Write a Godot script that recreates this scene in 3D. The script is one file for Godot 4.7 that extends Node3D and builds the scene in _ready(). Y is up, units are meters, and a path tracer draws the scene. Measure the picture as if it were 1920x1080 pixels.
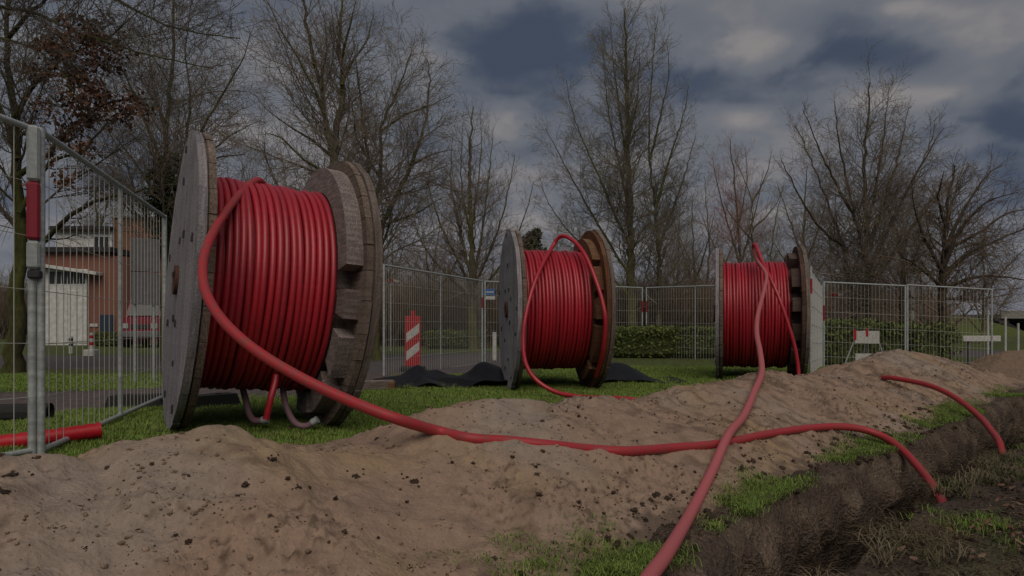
extends Node3D

# Pixel measurements of the photograph (1920x1080) are turned into metres with these: focal length, eye height, horizon row.
const F := 1270.0
const H := 0.95
const HZ := 608.0
const Q := 0.70710678

var rng := RandomNumberGenerator.new()
var na := FastNoiseLite.new()
var nb := FastNoiseLite.new()
var used := {}
var M := {}
var crest_t := PackedFloat32Array()
var crest_h := PackedFloat32Array()


# ---------------------------------------------------------------- mesh buffer
class MB:
	var v := PackedVector3Array()
	var n := PackedVector3Array()
	var c := PackedColorArray()
	var ix := PackedInt32Array()
	var cs := {}

	func table(k: int) -> PackedVector2Array:
		if not cs.has(k):
			var a := PackedVector2Array()
			for j in k:
				a.append(Vector2.from_angle(TAU * j / k))
			cs[k] = a
		return cs[k]

	func tube(p: PackedVector3Array, r: PackedFloat32Array, k: int, col := Color.WHITE, caps := true) -> void:
		var m := p.size()
		var base := v.size()
		var tb := table(k)
		var a := Vector3.ZERO
		for i in m:
			var t := (p[mini(i + 1, m - 1)] - p[maxi(i - 1, 0)]).normalized()
			if i == 0:
				a = t.cross(Vector3.UP if absf(t.y) < 0.9 else Vector3.RIGHT).normalized()
			else:
				a = (a - t * a.dot(t)).normalized()
			var b := t.cross(a)
			for q in tb:
				var d := a * q.x + b * q.y
				v.append(p[i] + d * r[i])
				n.append(d)
				c.append(col)
		for i in m - 1:
			for j in k:
				var q0 := base + i * k + j
				var q1 := base + i * k + (j + 1) % k
				ix.append_array([q0, q0 + k, q1, q1, q0 + k, q1 + k])
		if caps:
			for e in 2:
				var row := base + (m - 1) * k * e
				var nn := (p[0] - p[1]).normalized() if e == 0 else (p[m - 1] - p[m - 2]).normalized()
				var f := v.size()
				for j in k:
					v.append(v[row + j])
					n.append(nn)
					c.append(col)
				for j in range(1, k - 1):
					if e == 0:
						ix.append_array([f, f + j, f + j + 1])
					else:
						ix.append_array([f, f + j + 1, f + j])

	func rod(a: Vector3, b: Vector3, r: float, k := 8, col := Color.WHITE) -> void:
		tube(PackedVector3Array([a, b]), PackedFloat32Array([r, r]), k, col)

	func poly(p: PackedVector3Array, nrm: Vector3, col := Color.WHITE) -> void:
		var f := v.size()
		var g := (p[1] - p[0]).cross(p[2] - p[0])
		var ccw := g.dot(nrm) > 0.0
		for q in p:
			v.append(q)
			n.append(nrm)
			c.append(col)
		for i in range(1, p.size() - 1):
			if ccw:
				ix.append_array([f, f + i + 1, f + i])
			else:
				ix.append_array([f, f + i, f + i + 1])

	func face(p: PackedVector3Array, mid: Vector3, col := Color.WHITE) -> void:
		var g := (p[1] - p[0]).cross(p[2] - p[0])
		if g.length_squared() < 1e-16:
			return
		g = g.normalized()
		var ce := Vector3.ZERO
		for q in p:
			ce += q
		if g.dot(ce / p.size() - mid) < 0.0:
			g = -g
		poly(p, g, col)

	func box(at: Vector3, size: Vector3, ch := 0.004, b := Basis.IDENTITY, col := Color.WHITE) -> void:
		var h := size / 2.0
		ch = minf(ch, minf(h.x, minf(h.y, h.z)) * 0.45)
		var k := h - Vector3(ch, ch, ch)
		for ax in 3:
			var u := (ax + 1) % 3
			var w := (ax + 2) % 3
			for s in [-1.0, 1.0]:
				var f := PackedVector3Array()
				for q in [[-1, -1], [1, -1], [1, 1], [-1, 1]]:
					var e := Vector3.ZERO
					e[ax] = h[ax] * s
					e[u] = k[u] * q[0]
					e[w] = k[w] * q[1]
					f.append(at + b * e)
				face(f, at, col)
				for s2 in [-1.0, 1.0]:
					var g := PackedVector3Array()
					for q in [[0, -1], [0, 1], [1, 1], [1, -1]]:
						var e := Vector3.ZERO
						e[ax] = (h[ax] if q[0] == 0 else k[ax]) * s
						e[u] = (k[u] if q[0] == 0 else h[u]) * s2
						e[w] = k[w] * q[1]
						g.append(at + b * e)
					face(g, at, col)
		for sx in [-1.0, 1.0]:
			for sy in [-1.0, 1.0]:
				for sz in [-1.0, 1.0]:
					var s := Vector3(sx, sy, sz)
					face(PackedVector3Array([at + b * (Vector3(h.x, k.y, k.z) * s), at + b * (Vector3(k.x, h.y, k.z) * s), at + b * (Vector3(k.x, k.y, h.z) * s)]), at, col)

	func prism(loop: PackedVector3Array, by: Vector3, col := Color.WHITE) -> void:
		var mid := Vector3.ZERO
		for q in loop:
			mid += q
		mid = mid / loop.size() + by / 2.0
		var far := PackedVector3Array()
		for q in loop:
			far.append(q + by)
		face(loop, mid, col)
		face(far, mid, col)
		for i in loop.size():
			var j := (i + 1) % loop.size()
			face(PackedVector3Array([loop[i], loop[j], far[j], far[i]]), mid, col)

	func grid(p: PackedVector3Array, cols: int, cc := PackedColorArray(), flip := false) -> void:
		var rows := p.size() / cols
		var base := v.size()
		v.append_array(p)
		for i in rows:
			for j in cols:
				var du := p[i * cols + mini(j + 1, cols - 1)] - p[i * cols + maxi(j - 1, 0)]
				var dv := p[mini(i + 1, rows - 1) * cols + j] - p[maxi(i - 1, 0) * cols + j]
				var g := du.cross(dv).normalized()
				n.append(-g if flip else g)
		if cc.is_empty():
			for i in p.size():
				c.append(Color.WHITE)
		else:
			c.append_array(cc)
		for i in rows - 1:
			for j in cols - 1:
				var q := base + i * cols + j
				if flip:
					ix.append_array([q, q + 1, q + cols, q + 1, q + cols + 1, q + cols])
				else:
					ix.append_array([q, q + cols, q + 1, q + 1, q + cols, q + cols + 1])

	func mesh() -> ArrayMesh:
		var a := []
		a.resize(Mesh.ARRAY_MAX)
		a[Mesh.ARRAY_VERTEX] = v
		a[Mesh.ARRAY_NORMAL] = n
		a[Mesh.ARRAY_COLOR] = c
		a[Mesh.ARRAY_INDEX] = ix
		var m := ArrayMesh.new()
		m.add_surface_from_arrays(Mesh.PRIMITIVE_TRIANGLES, a)
		return m


# ---------------------------------------------------------------- naming and tagging
func numbered(called: String) -> String:
	used[called] = used.get(called, 0) + 1
	return called if used[called] == 1 else "%s_%03d" % [called, used[called] - 1]


func tag(o: Node3D, label: String, category: String, group := "") -> Node3D:
	o.set_meta("label", label)
	o.set_meta("category", category)
	if group:
		o.set_meta("group", group)
	return o


func thing(called: String, label: String, category: String, at := Vector3.ZERO, turn := 0.0, group := "") -> Node3D:
	var o := Node3D.new()
	o.name = numbered(called)
	add_child(o)
	o.position = at
	o.rotation.y = turn
	return tag(o, label, category, group)


func put(called: String, mesh: Mesh, mat: Material, parent: Node3D = null) -> MeshInstance3D:
	var o := MeshInstance3D.new()
	o.mesh = mesh
	o.material_override = mat
	if parent == null:
		o.name = numbered(called)
		add_child(o)
	else:
		var k := 0
		for x in parent.get_children():
			if str(x.name) == called or str(x.name).begins_with(called + "_0") or str(x.name).begins_with(called + "_1"):
				k += 1
		o.name = called if k == 0 else "%s_%03d" % [called, k]
		parent.add_child(o, true)
	return o


func structure(called: String, mesh: Mesh, mat: Material) -> MeshInstance3D:
	var o := put(called, mesh, mat)
	o.set_meta("kind", "structure")
	return o


func stuff(called: String, mesh: Mesh, mat: Material, places: Array, tints: Array, parent: Node3D = null) -> MultiMeshInstance3D:
	var mm := MultiMesh.new()
	mm.transform_format = MultiMesh.TRANSFORM_3D
	mm.use_colors = true
	mm.mesh = mesh
	mm.instance_count = places.size()
	for i in places.size():
		mm.set_instance_transform(i, places[i])
		mm.set_instance_color(i, tints[i])
	var o := MultiMeshInstance3D.new()
	o.multimesh = mm
	o.material_override = mat
	o.name = numbered(called) if parent == null else called
	if parent == null:
		add_child(o)
	else:
		parent.add_child(o, true)
	o.set_meta("kind", "stuff")
	return o


func part_box(parent: Node3D, called: String, mat: Material, at: Vector3, size: Vector3, ch := 0.004, b := Basis.IDENTITY) -> MeshInstance3D:
	var m := MB.new()
	m.box(at, size, ch, b)
	return put(called, m.mesh(), mat, parent)


func part_rod(parent: Node3D, called: String, mat: Material, a: Vector3, b: Vector3, r: float, k := 10) -> MeshInstance3D:
	var m := MB.new()
	m.rod(a, b, r, k)
	return put(called, m.mesh(), mat, parent)


# ---------------------------------------------------------------- materials and textures
func seamless(seed_: int, freq: float, kind := FastNoiseLite.TYPE_SIMPLEX_SMOOTH, oct := 5, gain := 0.55, size := 512) -> PackedByteArray:
	var f := FastNoiseLite.new()
	f.seed = seed_
	f.noise_type = kind
	f.frequency = freq
	f.fractal_octaves = oct
	f.fractal_gain = gain
	var im := f.get_seamless_image(size, size)
	im.convert(Image.FORMAT_L8)
	return im.get_data()


func tex_grey(data: PackedByteArray, size := 512) -> ImageTexture:
	return ImageTexture.create_from_image(Image.create_from_data(size, size, false, Image.FORMAT_L8, data))


# two noise fields looked up with their own stretch, mixed between the given greys or colours
func tex_ramp(a: PackedByteArray, b: PackedByteArray, mixb: float, lo: Color, hi: Color, contrast := 1.6, ax := 1, ay := 1, speck := 0.0, speck_col := Color.BLACK) -> ImageTexture:
	var out := PackedByteArray()
	out.resize(512 * 512 * 3)
	var r := RandomNumberGenerator.new()
	r.seed = 5
	for y in 512:
		for x in 512:
			var va: float = a[((y * ay) % 512) * 512 + (x * ax) % 512] / 255.0
			var vb: float = b[y * 512 + x] / 255.0
			var t := clampf((lerpf(va, vb, mixb) - 0.5) * contrast + 0.5, 0.0, 1.0)
			var c := lo.lerp(hi, t)
			if speck > 0.0 and r.randf() < speck:
				c = c.lerp(speck_col, r.randf_range(0.3, 0.9))
			var o := (y * 512 + x) * 3
			out[o] = int(c.r * 255.0)
			out[o + 1] = int(c.g * 255.0)
			out[o + 2] = int(c.b * 255.0)
	return ImageTexture.create_from_image(Image.create_from_data(512, 512, false, Image.FORMAT_RGB8, out))


func mat(albedo: Color, rough := 0.8, tex: Texture2D = null, scale := Vector3.ONE, world := false, tint := false, relief: Texture2D = null, depth := 0.0) -> StandardMaterial3D:
	var m := StandardMaterial3D.new()
	m.albedo_color = albedo.linear_to_srgb()
	m.roughness = rough
	m.metallic_specular = 0.4
	m.albedo_texture = tex
	m.vertex_color_use_as_albedo = tint
	if tex != null or relief != null:
		m.uv1_triplanar = true
		m.uv1_world_triplanar = world
		m.uv1_scale = scale
	if relief != null:
		m.heightmap_enabled = true
		m.heightmap_texture = relief
		m.heightmap_scale = depth
	return m


func make_materials() -> void:
	var n1 := seamless(1, 0.012)
	var n2 := seamless(2, 0.06, FastNoiseLite.TYPE_SIMPLEX_SMOOTH, 4)
	var n3 := seamless(3, 0.05, FastNoiseLite.TYPE_CELLULAR, 3)
	var n4 := seamless(4, 0.2, FastNoiseLite.TYPE_SIMPLEX_SMOOTH, 2)
	var g := func(x: float) -> Color: return Color(x, x, x)
	var grain := tex_ramp(n1, n2, 0.4, g.call(0.8), g.call(1.0), 1.5, 1, 1, 0.02, Color(0.42, 0.37, 0.33))
	var lumps := tex_grey(n2)
	M.sand = mat(Color.WHITE, 0.95, grain, Vector3.ONE * 1.3, true, true, lumps, 0.7)
	M.soil = mat(Color.WHITE, 0.97, tex_ramp(n3, n2, 0.6, g.call(0.5), g.call(1.0), 1.8, 1, 1, 0.05, Color(0.2, 0.17, 0.13)), Vector3.ONE * 1.7, true, true, tex_grey(n3), 3.0)
	M.clod = mat(Color(0.24, 0.168, 0.125), 0.97, tex_ramp(n3, n2, 0.5, g.call(0.55), g.call(1.0)), Vector3.ONE * 6.0, false, true, tex_grey(n3), 1.0)
	M.lawn = mat(Color.WHITE, 0.9, tex_ramp(n1, n4, 0.5, g.call(0.6), g.call(1.0), 1.6), Vector3.ONE * 0.8, true, true, lumps, 3.0)
	M.blade = mat(Color.WHITE, 0.7, null, Vector3.ONE, false, true)
	M.blade.backlight_enabled = true
	M.blade.backlight = Color(0.25, 0.25, 0.25)
	M.leaf = mat(Color.WHITE, 0.75, null, Vector3.ONE, false, true)
	M.asphalt = mat(Color(0.135, 0.12, 0.125), 0.9, tex_ramp(n1, n4, 0.55, g.call(0.68), g.call(1.0), 1.5), Vector3.ONE * 0.5, true, false, tex_grey(n4), 0.6)
	M.paving = mat(Color(0.16, 0.128, 0.125), 0.9, tex_ramp(n1, n3, 0.4, g.call(0.6), g.call(1.0), 1.5), Vector3.ONE * 0.7, true, false, tex_grey(n3), 0.8)
	M.kerb = mat(Color(0.22, 0.21, 0.2), 0.9, grain, Vector3.ONE * 2.0, true)
	# timber: long grain along the board, grey where weathered, brown where sheltered
	var streak := tex_ramp(n4, n1, 0.25, Color(0.34, 0.31, 0.3), Color(1, 1, 1), 1.9, 1, 1)
	var wood := func(c: Color, upright: bool) -> StandardMaterial3D:
		var m: StandardMaterial3D = mat(c * 1.5, 0.9, streak, Vector3(5.0, 0.45, 5.0) if upright else Vector3(0.6, 5.0, 0.6), false, false, tex_grey(n4), 0.5)
		return m
	M.board = [wood.call(Color(0.41, 0.4, 0.44), true), wood.call(Color(0.37, 0.365, 0.4), true), wood.call(Color(0.46, 0.445, 0.48), true)]
	M.board_brown = [wood.call(Color(0.29, 0.245, 0.215), true), wood.call(Color(0.25, 0.205, 0.18), true)]
	M.board_in = [wood.call(Color(0.26, 0.205, 0.17), false), wood.call(Color(0.29, 0.235, 0.2), false), wood.call(Color(0.22, 0.175, 0.145), false)]
	M.board_orange = [wood.call(Color(0.24, 0.105, 0.045), true), wood.call(Color(0.2, 0.085, 0.04), true), wood.call(Color(0.27, 0.135, 0.07), true)]
	M.board_dark = [wood.call(Color(0.115, 0.07, 0.055), true), wood.call(Color(0.15, 0.09, 0.07), true), wood.call(Color(0.1, 0.06, 0.05), true)]
	M.block = [wood.call(Color(0.36, 0.31, 0.305), false), wood.call(Color(0.3, 0.245, 0.23), false)]
	M.block_orange = [wood.call(Color(0.27, 0.15, 0.08), false), wood.call(Color(0.22, 0.11, 0.06), false)]
	M.block_dark = [wood.call(Color(0.15, 0.105, 0.09), false), wood.call(Color(0.12, 0.08, 0.07), false)]
	M.rust = mat(Color(0.11, 0.05, 0.035), 0.85, grain, Vector3.ONE * 9.0)
	M.iron = mat(Color(0.035, 0.033, 0.035), 0.6)
	# cable sheath
	M.cable = mat(Color(0.48, 0.014, 0.032), 0.45, tex_ramp(n1, n4, 0.3, g.call(0.82), g.call(1.0), 1.4), Vector3.ONE * 3.0)
	M.cable.metallic_specular = 0.6
	M.turn = [M.cable]
	for k in 2:
		var m: StandardMaterial3D = M.cable.duplicate()
		m.albedo_color = Color(0.44 - 0.06 * k, 0.012, 0.028).linear_to_srgb()
		M.turn.append(m)
	M.dusty = mat(Color(0.56, 0.16, 0.18), 0.6, tex_ramp(n2, n4, 0.5, Color(0.8, 0.72, 0.7), Color(1, 1, 1), 1.6, 1, 1, 0.03, Color(0.75, 0.7, 0.6)), Vector3.ONE * 5.0)
	M.muddy = mat(Color.WHITE, 0.5, tex_ramp(n1, n4, 0.55, Color(0.5, 0.29, 0.26), Color(0.74, 0.13, 0.2), 2.4, 1, 1, 0.015, Color(0.6, 0.45, 0.38)), Vector3.ONE * 3.0)
	M.mauve = mat(Color(0.22, 0.13, 0.16), 0.5)
	M.rope = mat(Color(0.6, 0.16, 0.1), 0.85, grain, Vector3.ONE * 20.0)
	M.pipe = mat(Color(0.6, 0.016, 0.03), 0.45, grain, Vector3.ONE * 4.0)
	M.zinc = mat(Color(0.52, 0.56, 0.57), 0.5, tex_ramp(n1, n2, 0.4, g.call(0.72), g.call(1.0)), Vector3.ONE * 2.5)
	M.zinc.metallic = 0.2
	M.wire = mat(Color(0.5, 0.5, 0.47), 0.55)
	M.wire.metallic = 0.2
	M.band_white = mat(Color(0.42, 0.46, 0.47), 0.45, grain, Vector3.ONE * 5.0)
	M.band_red = mat(Color.WHITE, 0.5, tex_ramp(n2, n4, 0.6, Color(0.42, 0.2, 0.22), Color(0.66, 0.1, 0.2), 2.6, 1, 1, 0.04, Color(0.7, 0.66, 0.64)), Vector3.ONE * 4.0)
	M.rubber = mat(Color(0.035, 0.036, 0.036), 0.85, grain, Vector3.ONE * 4.0)
	M.tarp = mat(Color(0.012, 0.0125, 0.016), 0.5, tex_ramp(n1, n2, 0.4, g.call(0.6), g.call(1.0)), Vector3.ONE * 1.5)
	M.white = mat(Color(0.62, 0.62, 0.6), 0.6, grain, Vector3.ONE * 2.0)
	M.red = mat(Color(0.5, 0.02, 0.03), 0.5, grain, Vector3.ONE * 4.0)
	M.grey = mat(Color(0.17, 0.165, 0.18), 0.6, grain, Vector3.ONE * 1.5)
	M.blue = mat(Color(0.03, 0.12, 0.35), 0.5)
	M.brick = mat(Color(0.33, 0.15, 0.11), 0.9, tex_ramp(n3, n4, 0.5, g.call(0.65), g.call(1.0)), Vector3.ONE * 1.5)
	M.brick_orange = mat(Color(0.31, 0.145, 0.09), 0.9, tex_ramp(n3, n4, 0.5, g.call(0.6), g.call(1.0)), Vector3.ONE * 1.5)
	M.render = mat(Color(0.72, 0.73, 0.72), 0.85, grain, Vector3.ONE * 0.6)
	M.glass = mat(Color(0.03, 0.035, 0.04), 0.08)
	M.slate = mat(Color(0.035, 0.034, 0.038), 0.8)
	M.navy = mat(Color(0.03, 0.045, 0.07), 0.5)
	M.maroon = mat(Color(0.22, 0.03, 0.05), 0.3)
	M.concrete = mat(Color(0.3, 0.285, 0.26), 0.9, grain, Vector3.ONE * 0.5)
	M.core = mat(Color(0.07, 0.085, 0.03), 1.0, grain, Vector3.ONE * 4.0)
	M.bark = mat(Color.WHITE, 0.95, tex_ramp(n4, n1, 0.5, g.call(0.5), g.call(1.0), 1.6), Vector3(3.0, 0.8, 3.0), true, true, tex_grey(n4), 2.0)
	M.twig = mat(Color.WHITE, 0.9, null, Vector3.ONE, false, true)


# ---------------------------------------------------------------- places
func P(px: float, py: float, d: float) -> Vector3:
	return Vector3((px - 960.0) / F * d, H - (py - HZ) / F * d, -d)


func ss(a: float, b: float, x: float) -> float:
	return smoothstep(a, b, x)


func base_ground(x: float, d: float) -> float:
	var y := 0.1 * exp(-((x + 3.2) ** 2 + (d - 4.9) ** 2) / 4.5)
	y -= 0.3 * ss(6.5, 11.0, x) * ss(9.0, 14.0, d)
	return y + 0.02 * na.get_noise_2d(x * 14.0, d * 14.0)


func crest(t: float) -> float:
	if t <= crest_t[0]:
		return crest_h[0]
	for i in range(1, crest_t.size()):
		if t < crest_t[i]:
			var u := (t - crest_t[i - 1]) / (crest_t[i] - crest_t[i - 1])
			return lerpf(crest_h[i - 1], crest_h[i], u * u * (3.0 - 2.0 * u))
	return crest_h[-1] * (1.0 - ss(22.0, 27.0, t))


func foot_line(t: float) -> float:
	return minf(-1.76 + 0.1 * nb.get_noise_2d(t * 55.0, 7.0) + 0.16 * (1.0 - ss(1.6, 3.2, t)), edge_left(t) - 0.05)


func bank(s: float, t: float) -> float:
	# height of the dug-out sand above the ground, negative outside it
	var w := t + 0.12 * nb.get_noise_2d(s * 60.0, t * 60.0)
	var h := crest(w)
	var foot := foot_line(t)
	var top := -2.97 + 0.05 * nb.get_noise_2d(t * 40.0, 90.0)
	var back := -4.05 + 0.22 * nb.get_noise_2d(t * 50.0, 300.0)
	var y := 0.0
	if s > foot:
		y = -0.5 * (s - foot)
	elif s > top:
		var u := (foot - s) / (foot - top)
		y = h * (u * (1.12 - 0.12 * u * u))
		y += 0.05 * exp(-((s + 2.42) ** 2) / 0.05 - ((t - 2.55) ** 2) / 0.5)
	elif s > back:
		var u := (top - s) / (top - back)
		y = h * (1.0 - u * (0.35 + 0.65 * u))
	else:
		y = -0.6 * (back - s)
	var inside := ss(-0.02, 0.12, y)
	y += inside * (0.055 * nb.get_noise_2d(s * 90.0 + 11.0, t * 60.0) + 0.03 * nb.get_noise_2d(s * 260.0, t * 240.0) - 0.03 * absf(nb.get_noise_2d(s * 130.0 + 60.0, t * 170.0)))
	var rough := 0.5 + 0.5 * ss(3.0, 5.5, t)
	y += inside * ss(3.2, 5.0, t) * 0.02 * na.get_noise_2d(s * 170.0, t * 620.0)
	y += inside * ss(-0.1, 0.3, nb.get_noise_2d(s * 95.0, t * 70.0 + 400.0)) * 0.026 * na.get_noise_2d(s * 2300.0, t * 1900.0)
	y += inside * rough * (0.022 * na.get_noise_2d(s * 700.0, t * 520.0) + 0.014 * absf(na.get_noise_2d(s * 1500.0, t * 900.0)))
	return maxf(y, -0.12)


func bank_xd(x: float, d: float) -> float:
	return bank((x - d) * Q, (x + d) * Q)


func surface(x: float, d: float) -> float:
	return base_ground(x, d) + maxf(0.0, bank_xd(x, d))


func on_surface(px: float, py: float, lift := 0.0) -> Vector3:
	var d := 1.4
	while d < 40.0:
		var p := P(px, py, d)
		if p.y <= surface(p.x, d) + lift:
			return p
		d += 0.02
	return P(px, py, 40.0)


func smooth_path(raw: Array, step: float) -> PackedVector3Array:
	var c := Curve3D.new()
	c.bake_interval = step
	for i in raw.size():
		var a: Vector3 = raw[maxi(i - 1, 0)]
		var b: Vector3 = raw[mini(i + 1, raw.size() - 1)]
		var h := (b - a) / 6.0
		c.add_point(raw[i], -h, h)
	return c.get_baked_points()


func cable(mb: MB, raw: Array, r: float, origin: Vector3, k := 14) -> void:
	var p := smooth_path(raw, 0.04)
	var rr := PackedFloat32Array()
	for i in p.size():
		p[i] -= origin
		rr.append(r)
	mb.tube(p, rr, k)


# ---------------------------------------------------------------- main
func _ready() -> void:
	rng.seed = 11
	na.seed = 21
	na.noise_type = FastNoiseLite.TYPE_SIMPLEX_SMOOTH
	na.fractal_octaves = 3
	nb.seed = 33
	nb.noise_type = FastNoiseLite.TYPE_SIMPLEX_SMOOTH
	nb.fractal_octaves = 3

	var cam := Camera3D.new()
	cam.name = "camera"
	add_child(cam)
	cam.position = Vector3(0, H, 0)
	cam.keep_aspect = Camera3D.KEEP_HEIGHT
	cam.set_frustum(0.1 * 1080.0 / F, Vector2(0, 0.1 * (HZ - 540.0) / F), 0.1, 1200.0)
	cam.current = true

	var env := Environment.new()
	env.background_mode = Environment.BG_SKY
	env.sky = Sky.new()
	var pano := PanoramaSkyMaterial.new()
	pano.panorama = make_sky()
	env.sky.sky_material = pano
	env.background_energy_multiplier = 1.0
	env.tonemap_mode = Environment.TONE_MAPPER_LINEAR
	env.tonemap_exposure = 0.95
	env.sdfgi_enabled = true
	env.ssao_enabled = true
	env.ssil_enabled = true
	var we := WorldEnvironment.new()
	we.name = "environment"
	we.environment = env
	add_child(we)

	var sun := DirectionalLight3D.new()
	sun.name = "sun"
	add_child(sun)
	sun.look_at_from_position(Vector3.ZERO, Vector3(-0.08, -0.74, -0.66))
	sun.light_energy = 0.5
	sun.light_color = Color(1.0, 0.95, 0.88)
	sun.light_angular_distance = 50.0
	sun.shadow_enabled = true

	make_materials()
	var table := [-0.756, 846, -0.697, 843, -0.638, 844, -0.598, 817, -0.543, 806, -0.496, 800, -0.441, 787, -0.409, 790, -0.378, 815, -0.339, 831, -0.252, 829, -0.189, 822, -0.157, 802, -0.0945, 772, -0.047, 756, 0.008, 750, 0.071, 755, 0.102, 752, 0.126, 743, 0.15, 750, 0.189, 757, 0.228, 745, 0.291, 716, 0.339, 711, 0.386, 701, 0.425, 705, 0.488, 700, 0.535, 670, 0.567, 656, 0.614, 664, 0.654, 690, 0.677, 699, 0.70, 690, 0.732, 658, 0.756, 657]
	for i in table.size() / 2:
		var m: float = table[2 * i]
		var d := 4.2 / (1.0 - m)
		crest_t.append((m * d + d) * Q)
		crest_h.append(H - (table[2 * i + 1] - HZ) / F * d - base_ground(m * d, d))

	ground()
	roads()
	embankment()
	houses()
	trees()
	background()
	hedges()
	drums()
	cables()
	fences()
	signs()
	sheets()
	small_things()
	grass()


# ---------------------------------------------------------------- sky
func make_sky() -> ImageTexture:
	var w := 2304
	var h := 1152
	var f := FastNoiseLite.new()
	f.seed = 8
	f.noise_type = FastNoiseLite.TYPE_SIMPLEX_SMOOTH
	f.fractal_octaves = 7
	f.fractal_gain = 0.52
	f.frequency = 1.0
	f.domain_warp_enabled = true
	f.domain_warp_amplitude = 0.35
	f.domain_warp_frequency = 1.1
	f.domain_warp_fractal_octaves = 3
	# cloud patches seen in the photograph: where (pixel), how wide, how much lighter or darker
	var seen := [[960, 110, 120, 75, -0.33], [1010, 60, 90, 60, -0.2], [815, 100, 50, 50, 0.2], [955, 235, 90, 35, 0.2], [1370, 95, 130, 50, 0.34], [1400, 225, 50, 18, 0.25], [1700, 15, 80, 18, 0.35], [1690, 110, 140, 40, -0.34], [1580, 95, 50, 30, -0.22], [1700, 180, 160, 22, 0.22], [1880, 215, 70, 40, -0.3], [1900, 330, 100, 70, -0.36], [1560, 30, 120, 40, -0.2], [1250, 30, 100, 30, -0.08], [1330, 160, 160, 22, -0.12], [1400, 190, 90, 14, -0.2], [650, 40, 160, 60, -0.12], [420, 240, 120, 60, 0.2], [540, 90, 90, 70, -0.1], [900, 420, 420, 90, 0.12], [450, 420, 260, 90, 0.14], [1180, 480, 260, 60, 0.1], [1880, 60, 70, 40, 0.12], [1560, 330, 260, 60, 0.1]]
	var im := Image.create(w, h, false, Image.FORMAT_RGBF)
	im.fill(Color(0.05, 0.05, 0.045))
	for y in int(h * 0.53):
		var up := (0.5 - (y + 0.5) / h) * PI
		for x in w:
			var az := TAU * (x + 0.5) / w
			var dir := Vector3(sin(az) * cos(up), sin(up), -cos(az) * cos(up))
			var yy := maxf(dir.y, 0.0) + 0.16
			var q := Vector3(dir.x / yy, dir.z / yy, 0.0)
			var c := 0.5 + 0.95 * f.get_noise_2d(q.x * 0.8, q.y * 1.2)
			var fine := f.get_noise_2d(q.x * 3.0 + 40.0, q.y * 2.3)
			if dir.z < -0.2:
				var px := 960.0 + F * dir.x / -dir.z
				var py := HZ - F * dir.y / -dir.z
				if px > -300.0 and px < 2220.0 and py > -300.0:
					c = lerpf(c, 0.47 + 0.5 * (c - 0.5), ss(-300.0, 0.0, py) * ss(-300.0, 0.0, px) * (1.0 - ss(1920.0, 2220.0, px)))
					for b in seen:
						var e: float = ((px - b[0]) / b[2]) ** 2 + ((py - b[1]) / b[3]) ** 2
						if e < 9.0:
							c += b[4] * exp(-e * (1.0 + 0.9 * fine)) * (1.3 + 1.2 * fine)
			c = clampf(c + 0.36 * fine, 0.0, 1.15)
			var col := Color(0.105, 0.14, 0.215).lerp(Color(0.27, 0.295, 0.35), ss(0.0, 0.5, c)).lerp(Color(0.48, 0.455, 0.46), ss(0.45, 1.0, c))
			col = col.lerp(Color(0.4, 0.41, 0.46), 0.55 * (1.0 - ss(0.0, 0.2, dir.y)))
			im.set_pixel(x, y, col * 0.52)
	return ImageTexture.create_from_image(im)


# ---------------------------------------------------------------- ground
func spread(a: float, b: float, step: float, grow := 0.0) -> PackedFloat32Array:
	var out := PackedFloat32Array()
	var x := a
	while x < b - step * 0.4:
		out.append(x)
		x += step
		step *= 1.0 + grow
	out.append(b)
	return out


func sheet(srow: PackedFloat32Array, trow: PackedFloat32Array, height: Callable, colour: Callable) -> ArrayMesh:
	var p := PackedVector3Array()
	var cc := PackedColorArray()
	for t in trow:
		for s in srow:
			var x := (s + t) * Q
			var d := (t - s) * Q
			p.append(Vector3(x, height.call(s, t, x, d), -d))
			cc.append(colour.call(s, t))
	var m := MB.new()
	m.grid(p, srow.size(), cc)
	return m.mesh()


func lawn_colour(s: float, t: float) -> Color:
	var k := 0.5 + 0.5 * na.get_noise_2d(s * 30.0, t * 30.0)
	var c := Color(0.12, 0.175, 0.035).lerp(Color(0.16, 0.18, 0.055), k)
	return c.lerp(Color(0.13, 0.1, 0.06), 0.5 * ss(0.1, 0.5, nb.get_noise_2d(s * 45.0 + 40.0, t * 45.0)))


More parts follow.
